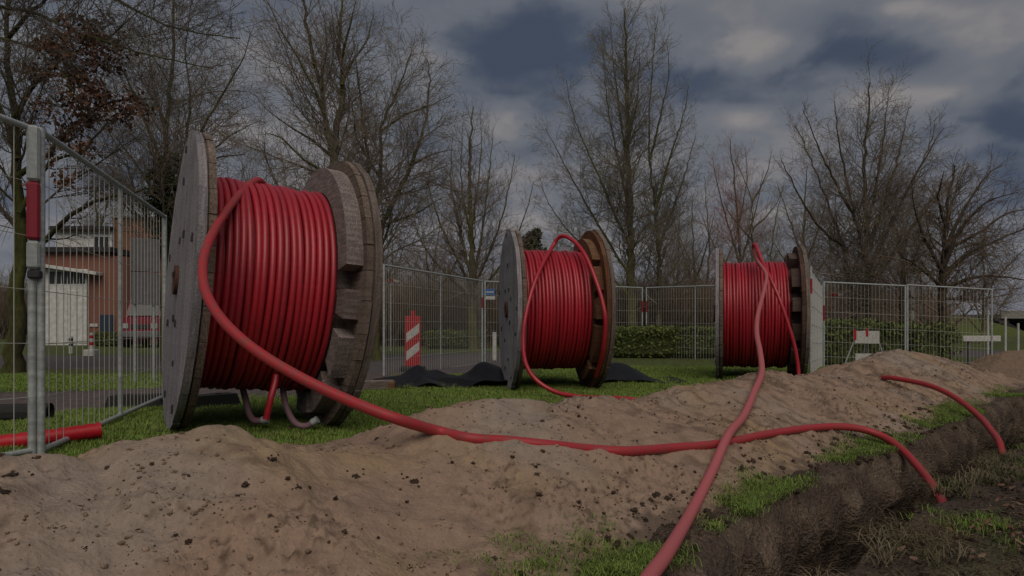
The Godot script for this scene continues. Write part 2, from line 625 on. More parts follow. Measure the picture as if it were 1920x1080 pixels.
func sand_colour(s: float, t: float) -> Color:
	var c := Color(0.365, 0.258, 0.192)
	c = c.lerp(Color(0.39, 0.275, 0.16), ss(0.1, 0.5, na.get_noise_2d(s * 60.0 + 9.0, t * 60.0)) * 0.7)
	c = c.lerp(Color(0.36, 0.305, 0.26), ss(0.0, 0.45, nb.get_noise_2d(s * 50.0, t * 50.0 + 70.0)) * 0.6)
	var dark := ss(0.12, 0.42, na.get_noise_2d(s * 420.0, t * 300.0)) * ss(-0.15, 0.35, nb.get_noise_2d(s * 80.0 + 5.0, t * 60.0))
	c = c.lerp(Color(0.15, 0.1, 0.07), dark * lerpf(0.5, 0.75, ss(3.0, 6.0, t)))
	c = c.lerp(Color(0.17, 0.115, 0.085), 0.7 * ss(3.2, 5.0, t) * ss(0.12, 0.4, na.get_noise_2d(s * 170.0 + 300.0, t * 760.0)))
	var crumbs := ss(0.22, 0.4, na.get_noise_2d(s * 1500.0 + 31.0, t * 1100.0)) * ss(-0.1, 0.3, nb.get_noise_2d(s * 95.0, t * 70.0 + 400.0))
	c = c.lerp(Color(0.12, 0.08, 0.055), crumbs * 0.75)
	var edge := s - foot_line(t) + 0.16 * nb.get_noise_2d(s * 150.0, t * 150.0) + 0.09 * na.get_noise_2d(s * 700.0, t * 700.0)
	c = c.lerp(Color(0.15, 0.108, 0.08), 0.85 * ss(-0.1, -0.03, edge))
	return c.lerp(Color(0.25, 0.175, 0.125), ss(14.2, 16.0, t + 0.8 * na.get_noise_2d(s * 60.0, t * 60.0)))


func soil_colour(s: float, t: float) -> Color:
	var c := Color(0.135, 0.096, 0.071).lerp(Color(0.22, 0.158, 0.115), ss(-0.2, 0.45, na.get_noise_2d(s * 120.0, t * 120.0)))
	return c.lerp(Color(0.2, 0.155, 0.105), 0.55 * ss(0.15, 0.5, nb.get_noise_2d(s * 260.0, t * 260.0)))


func edge_left(t: float) -> float:
	return lerpf(-1.37, -1.64, ss(1.8, 3.6, t)) + 0.08 * na.get_noise_2d(t * 90.0, 3.0) + 0.04 * na.get_noise_2d(t * 420.0, 33.0)


func edge_right(t: float) -> float:
	return -0.96 + 0.06 * na.get_noise_2d(t * 100.0, 60.0) + 0.03 * na.get_noise_2d(t * 420.0, 83.0)


func ground() -> void:
	var far_t := PackedFloat32Array([-450, -200, -90, -40, -18, -8, -4, -2])
	far_t.append_array(spread(-1.0, 16.0, 0.07, 0.004))
	far_t.append_array(PackedFloat32Array([17, 18, 20, 22, 25, 30, 40, 60, 90, 150, 260, 460]))
	var left := PackedFloat32Array([-460, -260, -150, -90, -60, -40, -30, -24, -20, -17, -14.5, -12.5])
	left.append_array(spread(-11.0, -2.0, 0.09))
	var flat := func(_s: float, _t: float, x: float, d: float) -> float: return base_ground(x, d)
	structure("lawn", sheet(left, far_t, flat, lawn_colour), M.lawn)

	# the spoil bank: sand thrown up beside the trench
	var bt := spread(0.15, 7.5, 0.014, 0.0035)
	bt.append_array(spread(7.56, 26.0, 0.06, 0.004))
	var bp := PackedVector3Array()
	var bc := PackedColorArray()
	var across := 190
	for t in bt:
		var end := foot_line(t) + 0.07
		for j in across:
			var s := lerpf(-4.6, end, j / (across - 1.0))
			var x := (s + t) * Q
			var d := (t - s) * Q
			bp.append(Vector3(x, base_ground(x, d) + bank(s, t), -d))
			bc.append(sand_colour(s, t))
	var bm := MB.new()
	bm.grid(bp, across, bc)
	structure("sand_bank", bm.mesh(), M.sand)

	# the trench, swept along its length
	var prof := PackedFloat32Array()
	var rows := spread(-1.2, 22.0, 0.03, 0.002)
	var p := PackedVector3Array()
	var cc := PackedColorArray()
	var cols := 70
	for t in rows:
		var el := edge_left(t)
		var er := edge_right(t)
		var run := 0.17 + 0.19 * (1.0 - ss(2.2, 4.0, t))
		var deep := 1.08 * (1.0 - ss(17.0, 19.0, t)) * (0.9 + 0.2 * na.get_noise_2d(t * 60.0, 9.0))
		for j in cols:
			var u := j / float(cols - 1)
			var s := 0.0
			var y := 0.0
			if u < 0.2:
				s = lerpf(-2.03, el, u / 0.2)
			elif u < 0.58:
				var k := (u - 0.2) / 0.38
				s = el + run * (1.0 - pow(1.0 - k, 2.6)) - 0.17 * ss(0.3, 0.85, k)
				y = -deep * pow(k, 1.35)
			elif u < 0.68:
				var k := (u - 0.58) / 0.1
				s = lerpf(el + run - 0.17, er - 0.02, k)
				y = -deep
			elif u < 0.86:
				var k := (u - 0.68) / 0.18
				s = er + 0.05 * sin(k * PI) - 0.02 * (1.0 - k)
				y = -deep * (1.0 - k)
			else:
				s = lerpf(er, -0.68, (u - 0.86) / 0.14)
			var x := (s + t) * Q
			var d := (t - s) * Q
			var wall := ss(0.17, 0.25, u) * (1.0 - ss(0.83, 0.9, u))
			var e := Vector3(na.get_noise_3d(x * 160.0, y * 160.0, d * 160.0), nb.get_noise_3d(x * 160.0, y * 160.0, d * 160.0), na.get_noise_3d(x * 160.0 + 90.0, y * 160.0, d * 160.0)) * 0.05
			e += Vector3(na.get_noise_3d(x * 620.0, y * 620.0, d * 620.0), nb.get_noise_3d(x * 620.0, y * 620.0, d * 620.0), nb.get_noise_3d(x * 620.0 + 50.0, y * 620.0, d * 620.0)) * 0.035
			e *= 0.35 + 0.65 * wall
			if j == 0 or j == cols - 1:
				e.y = -0.012
			p.append(Vector3(x, base_ground(x, d) + y, -d) + e)
			var top := soil_colour(s, t)
			var under := Color(0.15, 0.108, 0.083).lerp(Color(0.27, 0.2, 0.15), ss(-0.2, 0.4, na.get_noise_3d(x * 260.0, y * 260.0, d * 260.0)))
			cc.append(top.lerp(under, wall))
	var tm := MB.new()
	tm.grid(p, cols, cc)
	structure("trench", tm.mesh(), M.soil)

	# trodden earth on the near side
	var right := spread(-0.71, 1.6, 0.025)
	right.append_array(PackedFloat32Array([1.7, 1.9, 2.2, 2.7, 3.4, 4.5, 6, 8, 11, 15, 20, 30, 45, 70, 110, 180, 280, 450]))
	var rt := PackedFloat32Array([-450, -200, -90, -40, -18, -8, -4, -2, -1, 0.0])
	rt.append_array(spread(0.4, 9.0, 0.028, 0.002))
	rt.append_array(PackedFloat32Array([9.2, 9.6, 10.2, 11, 12, 13, 14, 16, 18, 20, 22, 25, 30, 40, 60, 90, 150, 260, 460]))
	var lumpy := func(s: float, t: float, x: float, d: float) -> float:
		return base_ground(x, d) + ss(-0.7, -0.5, s) * (0.05 * na.get_noise_2d(s * 80.0, t * 80.0) + 0.045 * nb.get_noise_2d(s * 380.0, t * 380.0) + 0.02 * na.get_noise_2d(s * 1300.0, t * 1300.0))
	var bare := func(s: float, t: float) -> Color:
		return soil_colour(s, t).lerp(lawn_colour(s, t), maxf(0.25 * ss(0.1, 0.4, nb.get_noise_2d(s * 75.0 + 20.0, t * 75.0)), ss(4.0, 9.0, s)))
	structure("bare_earth", sheet(right, rt, lumpy, bare), M.soil)


func ribbon(edge_a: Array, edge_b: Array, lift: float, thick: float) -> ArrayMesh:
	# a paved strip between two edges given as [x, depth]
	var a := Curve2D.new()
	var b := Curve2D.new()
	for q in edge_a:
		a.add_point(Vector2(q[0], q[1]))
	for q in edge_b:
		b.add_point(Vector2(q[0], q[1]))
	var p := PackedVector3Array()
	var n := 90
	for i in n + 1:
		var u := i / float(n)
		var pa := a.sample_baked(u * a.get_baked_length(), true)
		var pb := b.sample_baked(u * b.get_baked_length(), true)
		for j in 15:
			var e := pa.lerp(pb, clampf((j - 1) / 12.0, 0.0, 1.0))
			p.append(Vector3(e.x, base_ground(e.x, e.y) + lift - (thick if j == 0 or j == 14 else 0.0), -e.y))
	var m := MB.new()
	m.grid(p, 15)
	if m.n[40 * 15 + 7].y < 0.0:
		m = MB.new()
		m.grid(p, 15, PackedColorArray(), true)
	return m.mesh()


func roads() -> void:
	structure("road", ribbon([[-45, 15.5], [-12, 14.9], [-5, 13.6], [-2, 12.7], [0.3, 14.5], [2.5, 20.5], [9, 24.5], [30, 28]], [[-45, 21.5], [-12, 20.3], [-6, 20.2], [-2, 21.5], [0, 23.5], [3, 26.5], [9, 29.5], [30, 33]], 0.02, 0.12), M.asphalt)
	structure("footpath", ribbon([[-30, 5.9], [-9, 6.3], [-5, 7.0], [-3.3, 8.1], [-2.3, 10.0], [-1.3, 12.2]], [[-30, 8.8], [-9, 9.0], [-6.3, 9.3], [-5, 10.3], [-4.2, 12.0], [-3.9, 14.2]], 0.03, 0.12), M.paving)
	structure("verge_path", ribbon([[9.5, 19.5], [13, 17.8], [20, 18.4], [34, 20]], [[9.5, 20.2], [13, 19.6], [20, 20.6], [34, 22.5]], 0.025, 0.1), M.asphalt)


func embankment() -> void:
	var p := PackedVector3Array()
	var cc := PackedColorArray()
	for i in 60:
		var x := lerpf(38.0, 58.8, i / 59.0)
		for j in 12:
			var u := j / 11.0
			var d := lerpf(68.0, 88.0, u)
			var end := 1.0 - ss(54.5, 58.8, x)
			var start := ss(38.0, 46.0, x)
			p.append(Vector3(x, lerpf(-0.5, 2.0, ss(0.0, 0.75, u) * minf(end + 0.02, 1.0) * start) + 0.12 * na.get_noise_2d(x * 20.0, d * 20.0), -d))
			cc.append(Color(0.13, 0.19, 0.035).lerp(Color(0.17, 0.19, 0.05), 0.5 + 0.5 * na.get_noise_2d(x * 25.0, d * 25.0)))
	var m := MB.new()
	m.grid(p, 12, cc, true)
	if m.n[300].y < 0.0:
		m = MB.new()
		m.grid(p, 12, cc)
	structure("embankment", m.mesh(), M.lawn)
	var b := thing("road_bridge", "low concrete road bridge beyond the white guard beam, at the end of the green slope", "bridge", Vector3(56.0, -0.3, -82.0))
	part_box(b, "deck", M.concrete, Vector3(17.0, 2.15, 0), Vector3(34.0, 0.55, 9.0), 0.05)
	part_box(b, "parapet", M.concrete, Vector3(17.0, 2.62, 4.3), Vector3(34.0, 0.4, 0.25), 0.03)
	part_box(b, "girder", M.slate, Vector3(17.0, 1.72, 2.0), Vector3(33.0, 0.3, 0.6), 0.03)
	part_box(b, "girder", M.slate, Vector3(17.0, 1.72, -2.0), Vector3(33.0, 0.3, 0.6), 0.03)
	part_box(b, "pier", M.concrete, Vector3(17.0, 0.75, 0.0), Vector3(0.9, 1.7, 7.5), 0.05)
	part_box(b, "back_wall", M.block_dark[0], Vector3(16.0, 0.7, -4.0), Vector3(32.0, 1.75, 0.4), 0.03)
	var w := MB.new()
	w.prism(PackedVector3Array([Vector3(-0.8, 1.85, 3.9), Vector3(0.2, 1.85, 3.9), Vector3(3.6, 0.0, 3.9), Vector3(2.6, 0.0, 3.9)]), Vector3(0, 0, 0.4))
	put("wing_wall", w.mesh(), M.slate, b)


# ---------------------------------------------------------------- houses
func houses() -> void:
	var d := 30.0
	var k := d / F
	var o := thing("brick_house", "red brick house with rounded corner, white garage front and white upper storey", "house", Vector3(P(150, 0, d).x, 0, -d))
	var bx := func(called: String, m: Material, x0: float, x1: float, y0: float, y1: float, front: float, deep: float, parent: Node3D) -> MeshInstance3D:
		return part_box(parent, called, m, Vector3(((x0 + x1) / 2.0 - 150.0) * k, (HZ - (y0 + y1) / 2.0) * k + H, front - deep / 2.0), Vector3((x1 - x0) * k, (y1 - y0) * k, deep), 0.02)
	bx.call("wall", M.brick, 80, 205, 474, 652, 0.0, 6.0, o)
	var cyl := MB.new()
	cyl.rod(Vector3((205 - 150) * k, -0.1, -0.62), Vector3((205 - 150) * k, (HZ - 480) * k + H, -0.62), 0.6, 24)
	put("rounded_wall", cyl.mesh(), M.brick, o)
	bx.call("roof", M.slate, 76, 214, 464, 474, 0.25, 6.4, o)
	var front: MeshInstance3D = bx.call("garage_front", M.render, 84, 166, 505, 648, 0.12, 0.2, o)
	for i in 6:
		var x := 97.0 + i * 11.3
		bx.call("transom_pane", M.glass, x, x + 9.0, 510, 532, 0.15, 0.04, front)
	for i in 4:
		var x := 96.0 + i * 18.0
		bx.call("door_leaf", M.render, x, x + 16.5, 546, 643, 0.155, 0.05, front)
	var bm := MB.new()
	var a := Vector3((80 - 150) * k, (HZ - 498) * k + H, 0.35)
	var b := Vector3((194 - 150) * k, (HZ - 514) * k + H, 0.25)
	bm.box((a + b) / 2.0, Vector3((b - a).length(), 0.14, 0.5), 0.01, Basis(Vector3(0, 0, 1), (b - a).angle_to(Vector3.RIGHT) * -1.0))
	put("canopy_beam", bm.mesh(), M.render, o)
	var up: MeshInstance3D = bx.call("upper_storey", M.render, 60, 172, 424, 464, -1.5, 4.0, o)
	for x in [138.0, 148.0, 158.0]:
		bx.call("window", M.glass, x, x + 7.5, 436, 460, -1.46, 0.08, up)
	bx.call("upper_roof", M.slate, 55, 174, 416, 424, -1.2, 4.6, o)
	bx.call("tower", M.brick_orange, 168, 266, 398, 464, -1.7, 3.5, o)
	bx.call("tower_wall", M.brick_orange, 214, 266, 462, 652, -2.2, 3.0, o)
	bx.call("tower_coping", M.concrete, 166, 268, 394, 398, -1.6, 3.7, o)
	bx.call("gate", M.navy, 188, 214, 590, 645, 0.12, 0.1, o)
	bx.call("name_plate", M.white, 169, 184, 607, 613, 0.05, 0.06, o)
	# the van in front of it
	var van := thing("parked_van", "maroon van with white bumper parked beside the brick house", "van", P(262, 650, 27.0) * Vector3(1, 0, 1), 0.25)
	var body := MB.new()
	body.prism(PackedVector3Array([Vector3(-0.7, 0.35, 0.0), Vector3(0.7, 0.35, 0.0), Vector3(0.7, 1.15, 0.0), Vector3(0.62, 1.25, 0.0), Vector3(-0.62, 1.25, 0.0), Vector3(-0.7, 1.15, 0.0)]), Vector3(0, 0, -4.2))
	body.prism(PackedVector3Array([Vector3(-0.66, 1.22, -0.5), Vector3(0.66, 1.22, -0.5), Vector3(0.56, 2.0, -0.95), Vector3(-0.56, 2.0, -0.95)]), Vector3(0, 0, -3.2))
	put("body", body.mesh(), M.maroon, van)
	var wsc := MB.new()
	wsc.prism(PackedVector3Array([Vector3(-0.58, 1.28, -0.50), Vector3(0.58, 1.28, -0.50), Vector3(0.5, 1.92, -0.88), Vector3(-0.5, 1.92, -0.88)]), Vector3(0, 0.02, 0.03))
	put("windscreen", wsc.mesh(), M.glass, van)
	part_box(van, "bumper", M.grey, Vector3(0, 0.55, 0.05), Vector3(1.42, 0.24, 0.16), 0.03)
	part_box(van, "grille", M.iron, Vector3(0, 0.86, 0.01), Vector3(0.7, 0.18, 0.05), 0.01)
	for s in [-1.0, 1.0]:
		part_box(van, "headlight", M.band_white, Vector3(s * 0.53, 0.88, 0.01), Vector3(0.24, 0.2, 0.05), 0.03)
		for z in [-0.75, -3.4]:
			var wh := part_rod(van, "wheel", M.rubber, Vector3(s * 0.55, 0.32, z), Vector3(s * 0.73, 0.32, z), 0.32, 20)
			part_rod(wh, "rim", M.grey, Vector3(s * 0.7, 0.32, z), Vector3(s * 0.745, 0.32, z), 0.18, 14)


# ---------------------------------------------------------------- trees
var twig_budget := 0


func limb(mb: MB, at: Vector3, dir: Vector3, length: float, r: float, level: int, o: Dictionary) -> void:
	var n: int = [0, 0, 5, 3, 1][level]
	var p := PackedVector3Array([at])
	var rr := PackedFloat32Array([r])
	var q := at
	var g := dir
	for i in n:
		g = (g + Vector3(rng.randf_range(-1, 1), rng.randf_range(-0.75, 0.9), rng.randf_range(-1, 1)) * 0.27 + Vector3.UP * o.up).normalized()
		q += g * (length / n)
		p.append(q)
		rr.append(lerpf(r, maxf(r * 0.3, 0.0028), (i + 1.0) / n))
	var col: Color = o.twig if level > 2 or r < 0.03 else o.twig.lerp(o.bark, 0.6)
	col = col * rng.randf_range(0.8, 1.2)
	mb.tube(p, rr, 5 if r > 0.03 else 3, col, false)
	if level >= 4:
		return
	var space: float = [0, 0, o.gap2, o.gap3][level]
	var m := int(length / space)
	for i in m:
		var f := lerpf(0.2, 1.0, (i + rng.randf()) / m)
		var u := f * n
		var j := mini(int(u), n - 1)
		var where := p[j].lerp(p[j + 1], u - j)
		var along := (p[j + 1] - p[j]).normalized()
		var side := along.cross(Vector3(rng.randfn(), rng.randfn(), rng.randfn())).normalized()
		var ang := rng.randf_range(0.5, 1.1)
		limb(mb, where, along * cos(ang) + side * sin(ang), length * rng.randf_range(0.25, 0.55) * (1.15 - 0.45 * f), maxf(rr[j] * 0.5, 0.0036), level + 1, o)


func tree(called: String, label: String, d: float, stems: Array, opt := {}) -> Node3D:
	var o := {"up": 0.035, "gap1": 0.3, "gap2": 0.14, "gap3": 0.105, "len": 0.38, "bark": Color(0.25, 0.21, 0.155), "moss": Color(0.27, 0.27, 0.09), "twig": Color(0.215, 0.18, 0.145), "from": 0.18, "group": ""}
	o.merge(opt, true)
	o.gap1 *= 0.56
	o.gap2 *= 0.8
	for key in ["bark", "moss", "twig"]:
		if opt.has(key):
			o[key] = o[key] * 2.3
	var first: Array = stems[0][2]
	var base := P(first[0], 0, d)
	base.y = base_ground(base.x, d) - 0.1
	var t := thing(called, label, "tree", base, 0.0, o.group)
	var wood := MB.new()
	var crown := MB.new()
	for st in stems:
		var raw := []
		var px: Array = st[2]
		var cnt := px.size() / 2
		for i in cnt:
			var f := i / float(cnt - 1)
			raw.append(P(px[2 * i], px[2 * i + 1], d + st[1] * f) - base)
		if st == stems[0]:
			raw[0].y = 0.0
		var p := smooth_path(raw, 0.4)
		var rr := PackedFloat32Array()
		var r0: float = st[0] * 0.74
		var total := 0.0
		for i in p.size():
			var f := i / float(maxi(p.size() - 1, 1))
			rr.append(lerpf(r0, maxf(r0 * 0.12, 0.008), pow(f, 0.8)) * (1.25 if i == 0 and st == stems[0] else 1.0))
			if i > 0:
				total += p[i].distance_to(p[i - 1])
				if i < p.size() - 1:
					p[i] += Vector3(rng.randf_range(-1, 1), rng.randf_range(-0.3, 0.3), rng.randf_range(-1, 1)) * minf(0.05, 0.3 * r0 + 0.01)
		var at_v := wood.v.size()
		wood.tube(p, rr, 9 if r0 > 0.08 else 6, Color.WHITE, false)
		for i in range(at_v, wood.v.size()):
			var q := wood.v[i] + base
			wood.c[i] = o.bark.lerp(o.moss, ss(-0.35, 0.25, na.get_noise_3d(q.x * 70.0, q.y * 22.0, q.z * 70.0) - 0.15 * wood.n[i].x)) * (0.85 + 0.3 * nb.get_noise_3d(q.x * 200.0, q.y * 90.0, q.z * 200.0))
		var kids := int(total * (1.0 - o.from if st == stems[0] else 0.92) / o.gap1)
		for i in kids:
			var f: float = lerpf(o.from if st == stems[0] else 0.08, 1.0, (i + rng.randf()) / kids)
			var u := f * (p.size() - 1)
			var j := mini(int(u), p.size() - 2)
			var along := (p[j + 1] - p[j]).normalized()
			var side := along.cross(Vector3(rng.randfn(), rng.randfn() * 0.5, rng.randfn())).normalized()
			var ang := rng.randf_range(0.5, 1.1)
			limb(crown, p[j].lerp(p[j + 1], u - j), along * cos(ang) + side * sin(ang), minf(total, 8.0) * o.len * (1.2 if st == stems[0] else 1.0) * rng.randf_range(0.5, 1.15) * (1.2 - 0.75 * f), clampf(rr[j] * 0.35, 0.0055, 0.03), 2, o)
	put("trunk", wood.mesh(), M.bark, t)
	put("crown", crown.mesh(), M.twig, t)
	return t


func leaf_cloud(mb: MB, at: Vector3, size: Vector3, count: int, leaf: float, cols: Array, shell := 0.0) -> void:
	for i in count:
		var q := Vector3(rng.randf_range(-1, 1), rng.randf_range(-1, 1), rng.randf_range(-1, 1))
		if q.length() > 1.0 or q.length() < shell:
			q = q.normalized() * rng.randf_range(maxf(shell, 0.4), 1.0)
		one_leaf(mb, at + q * size, leaf * rng.randf_range(0.7, 1.3), cols[rng.randi() % cols.size()])


func one_leaf(mb: MB, c: Vector3, s: float, col: Color) -> void:
	var a := Vector3(rng.randfn(), rng.randfn(), rng.randfn()).normalized()
	var b := a.cross(Vector3(rng.randfn(), rng.randfn(), rng.randfn())).normalized()
	var nn := a.cross(b)
	mb.poly(PackedVector3Array([c - a * s, c + b * s * 0.5 + nn * s * 0.12, c + a * s, c - b * s * 0.5 + nn * s * 0.12]), nn, col * rng.randf_range(0.75, 1.2))


func trees() -> void:
	var oak := tree("oak_tree", "big oak with brown withered leaves and mossy trunk beyond the corner of the mesh fence", 13.5, [
		[0.26, 0.4, [22, 690, 36, 560, 38, 430, 32, 300, 20, 180, 14, 60, 20, -60]],
		[0.09, -1.5, [60, 470, 95, 438, 135, 402, 180, 378, 240, 362, 300, 350]],
		[0.08, -1.0, [34, 330, 90, 290, 150, 225, 215, 190, 300, 185]],
		[0.08, -1.5, [26, 220, 70, 150, 120, 110, 200, 70, 260, 20]],
		[0.08, 1.0, [34, 300, 10, 220, -30, 140, -80, 60]],
		[0.07, 1.5, [36, 400, 100, 300, 150, 290, 200, 235, 260, 210]],
		[0.07, -1.0, [16, 70, 60, 20, 120, -20, 200, -60]],
		[0.06, -3.0, [-60, 10, 50, 20, 150, 62, 270, 100, 400, 128]],
		[0.055, -3.0, [100, -50, 210, -5, 320, 50, 450, 72]],
		[0.05, -2.0, [-40, 60, 60, 90, 110, 130, 150, 190]]], {"len": 0.34, "gap1": 0.36, "gap2": 0.17, "moss": Color(0.085, 0.09, 0.025), "bark": Color(0.07, 0.055, 0.04), "twig": Color(0.05, 0.043, 0.035), "from": 0.35})
	var lm := MB.new()
	for q in [[110, 95, 1.0, 60], [180, 60, 0.9, 55], [90, 75, 0.7, 40], [150, 130, 0.9, 50], [190, 200, 0.8, 45], [160, 170, 0.7, 40], [200, 110, 0.7, 40], [70, 130, 0.6, 35], [165, 235, 0.6, 35], [225, 190, 0.6, 35], [130, 250, 0.5, 25], [150, 290, 0.55, 25], [120, 200, 0.6, 30], [60, 320, 0.4, 15], [120, 330, 0.4, 15]]:
		for j in q[3] / 5:
			var c := P(q[0] + rng.randfn() * 22.0, q[1] + rng.randfn() * 18.0, 12.6 + rng.randfn() * 0.5) - oak.position
			leaf_cloud(lm, c, Vector3(0.22, 0.16, 0.22), 34, 0.05, [Color(0.13, 0.06, 0.042), Color(0.17, 0.08, 0.05), Color(0.1, 0.052, 0.04), Color(0.15, 0.088, 0.056)])
	put("leaves", lm.mesh(), M.leaf, oak).set_meta("kind", "stuff")

	var ivy := tree("maple_tree", "bare tree with ivy round its trunk behind the big grey cable drum", 17.0, [
		[0.2, 0.3, [312, 670, 310, 520, 312, 400, 311, 320, 312, 240, 320, 150, 326, 60, 330, -50]],
		[0.09, 0.8, [316, 420, 338, 330, 352, 250, 356, 170, 348, 90, 360, 0]],
		[0.08, -0.8, [310, 330, 286, 260, 262, 200, 230, 130, 210, 70]],
		[0.07, 0.8, [312, 410, 268, 330, 222, 262, 190, 235]],
		[0.07, -0.8, [340, 330, 375, 250, 410, 190, 450, 120, 470, 60]],
		[0.06, 1.0, [345, 300, 385, 290, 440, 250, 490, 225]],
		[0.06, -1.0, [314, 380, 350, 350, 400, 300, 460, 290]],
		[0.06, 1.0, [312, 250, 285, 150, 280, 70, 290, -10]],
		[0.05, 1.0, [300, 420, 250, 400, 200, 350, 170, 330]]], {"len": 0.36, "gap1": 0.36})
	var im := MB.new()
	for y in [300, 320, 340, 360, 380, 400, 430, 460]:
		leaf_cloud(im, P(308 + rng.randfn() * 4.0, y, 17.0) - ivy.position, Vector3(0.26 + 0.12 * rng.randf(), 0.22, 0.26), 220, 0.06, [Color(0.03, 0.05, 0.012), Color(0.04, 0.06, 0.015), Color(0.022, 0.038, 0.01)])
	for q in [[285, 360], [280, 385], [292, 330], [330, 345]]:
		leaf_cloud(im, P(q[0], q[1], 16.9) - ivy.position, Vector3(0.22, 0.16, 0.22), 130, 0.06, [Color(0.03, 0.05, 0.012), Color(0.04, 0.06, 0.015)])
	put("ivy", im.mesh(), M.leaf, ivy).set_meta("kind", "stuff")

	tree("ash_tree", "tall forked bare tree with yellow-green bark rising between the flanges of the big drum", 16.5, [
		[0.2, 0.2, [634, 680, 630, 520, 628, 400, 625, 300, 612, 230, 602, 170, 582, 80, 570, 0, 560, -90]],
		[0.14, 0.6, [626, 310, 634, 240, 642, 150, 636, 60, 644, -60]],
		[0.07, -1.0, [614, 235, 590, 170, 560, 110, 525, 55, 500, 0]],
		[0.06, 1.0, [622, 292, 585, 262, 540, 235, 495, 200]],
		[0.06, -1.0, [620, 330, 570, 300, 530, 260, 500, 250]],
		[0.06, 1.0, [640, 160, 665, 110, 690, 70, 700, 20]],
		[0.06, -0.6, [640, 110, 655, 60, 668, 0]],
		[0.05, 0.6, [600, 165, 612, 90, 606, 20]]], {"len": 0.32, "gap1": 0.27})
	tree("ash_tree", "bare multi-stemmed tree leaning over the rear flange of the big drum", 17.5, [
		[0.16, 0.3, [706, 680, 705, 520, 706, 400, 712, 330, 716, 240, 742, 180, 772, 100]],
		[0.11, 0.8, [708, 440, 746, 360, 775, 300, 795, 240, 805, 150, 800, 110]],
		[0.09, -0.6, [704, 400, 692, 330, 684, 250, 672, 160, 662, 70]],
		[0.06, 0.8, [716, 245, 760, 215, 800, 200, 845, 180]],
		[0.06, -1.0, [712, 330, 670, 260, 660, 190]],
		[0.06, 0.8, [770, 310, 810, 290, 850, 280]],
		[0.06, -0.8, [725, 420, 780, 400, 830, 370]],
		[0.06, 0.8, [735, 400, 715, 460, 735, 380, 790, 350]]], {"len": 0.32, "gap1": 0.27})
	tree("lime_tree", "bare fan-shaped tree with many thin upright stems left of the middle drum", 26.0, [
		[0.27, 0.2, [888, 655, 886, 600, 886, 520, 884, 430, 880, 330, 884, 240, 888, 200]],
		[0.11, 1.0, [885, 530, 862, 430, 845, 340, 850, 250]],
		[0.1, -1.0, [885, 540, 835, 440, 805, 350, 815, 290]],
		[0.1, 1.0, [888, 530, 905, 420, 918, 320, 925, 240]],
		[0.1, -1.0, [888, 540, 930, 440, 955, 350, 965, 290]],
		[0.09, 1.0, [886, 560, 800, 470, 770, 390, 760, 360]],
		[0.09, -1.0, [888, 560, 950, 480, 985, 400, 1000, 340]],
		[0.08, 1.2, [886, 575, 820, 530, 760, 480]],
		[0.08, 1.2, [890, 575, 960, 520, 1010, 440]],
		[0.07, -1.2, [882, 440, 865, 340, 868, 230]],
		[0.07, 1.2, [884, 420, 900, 320, 902, 220]]], {"len": 0.3, "gap1": 0.34, "gap2": 0.24, "twig": Color(0.075, 0.06, 0.05)})
	tree("poplar_tree", "tallest bare tree, pyramid-shaped with a straight mossy trunk, right of the middle drum", 27.0, [
		[0.31, 0.2, [1186, 650, 1184, 560, 1183, 470, 1181, 380, 1178, 280, 1176, 170, 1174, 90, 1172, 15]],
		[0.14, 1.0, [1232, 640, 1236, 540, 1234, 450, 1226, 370, 1216, 260, 1222, 130, 1234, 30]],
		[0.1, -1.0, [1182, 470, 1140, 370, 1100, 280, 1070, 200, 1062, 150]],
		[0.1, 1.0, [1182, 520, 1120, 420, 1060, 310, 1022, 240]],
		[0.09, -1.0, [1182, 410, 1160, 300, 1140, 200, 1130, 90]],
		[0.09, 1.0, [1180, 350, 1165, 230, 1150, 120, 1145, 40]],
		[0.1, -1.0, [1228, 400, 1255, 300, 1280, 220, 1292, 160]],
		[0.09, 1.0, [1234, 470, 1270, 370, 1295, 290, 1305, 250]],
		[0.08, -1.0, [1218, 300, 1240, 210, 1255, 130, 1250, 80]],
		[0.08, 1.0, [1184, 560, 1110, 480, 1040, 400, 1010, 330]],
		[0.07, -1.0, [1178, 270, 1195, 180, 1198, 90]],
		[0.07, 1.0, [1184, 600, 1215, 500, 1225, 420]]], {"len": 0.3, "gap1": 0.26, "gap2": 0.17, "twig": Color(0.085, 0.075, 0.058)})
	tree("birch_tree", "slender tree with a haze of reddish twigs behind the third drum", 38.0, [
		[0.2, 0.2, [1392, 640, 1390, 540, 1385, 440, 1378, 350, 1370, 265]],
		[0.1, 1.5, [1388, 500, 1362, 410, 1342, 330, 1335, 290]],
		[0.1, -1.5, [1388, 500, 1415, 400, 1432, 320]],
		[0.09, 1.5, [1390, 540, 1340, 460, 1310, 390]],
		[0.09, 1.5, [1384, 430, 1400, 340, 1398, 280]]], {"len": 0.3, "gap1": 0.32, "gap2": 0.24, "twig": Color(0.13, 0.065, 0.055), "moss": Color(0.1, 0.085, 0.05)})
	tree("alder_tree", "thin crooked bare tree above the cable loop of the third drum", 30.0, [
		[0.12, 0.2, [1409, 640, 1410, 520, 1411, 440, 1408, 370, 1388, 320, 1378, 300]],
		[0.07, 0.6, [1410, 380, 1436, 330, 1448, 280]],
		[0.06, -0.6, [1411, 450, 1375, 410, 1358, 380]],
		[0.06, 0.6, [1411, 430, 1450, 390, 1470, 350]]], {"len": 0.26, "gap1": 0.36})
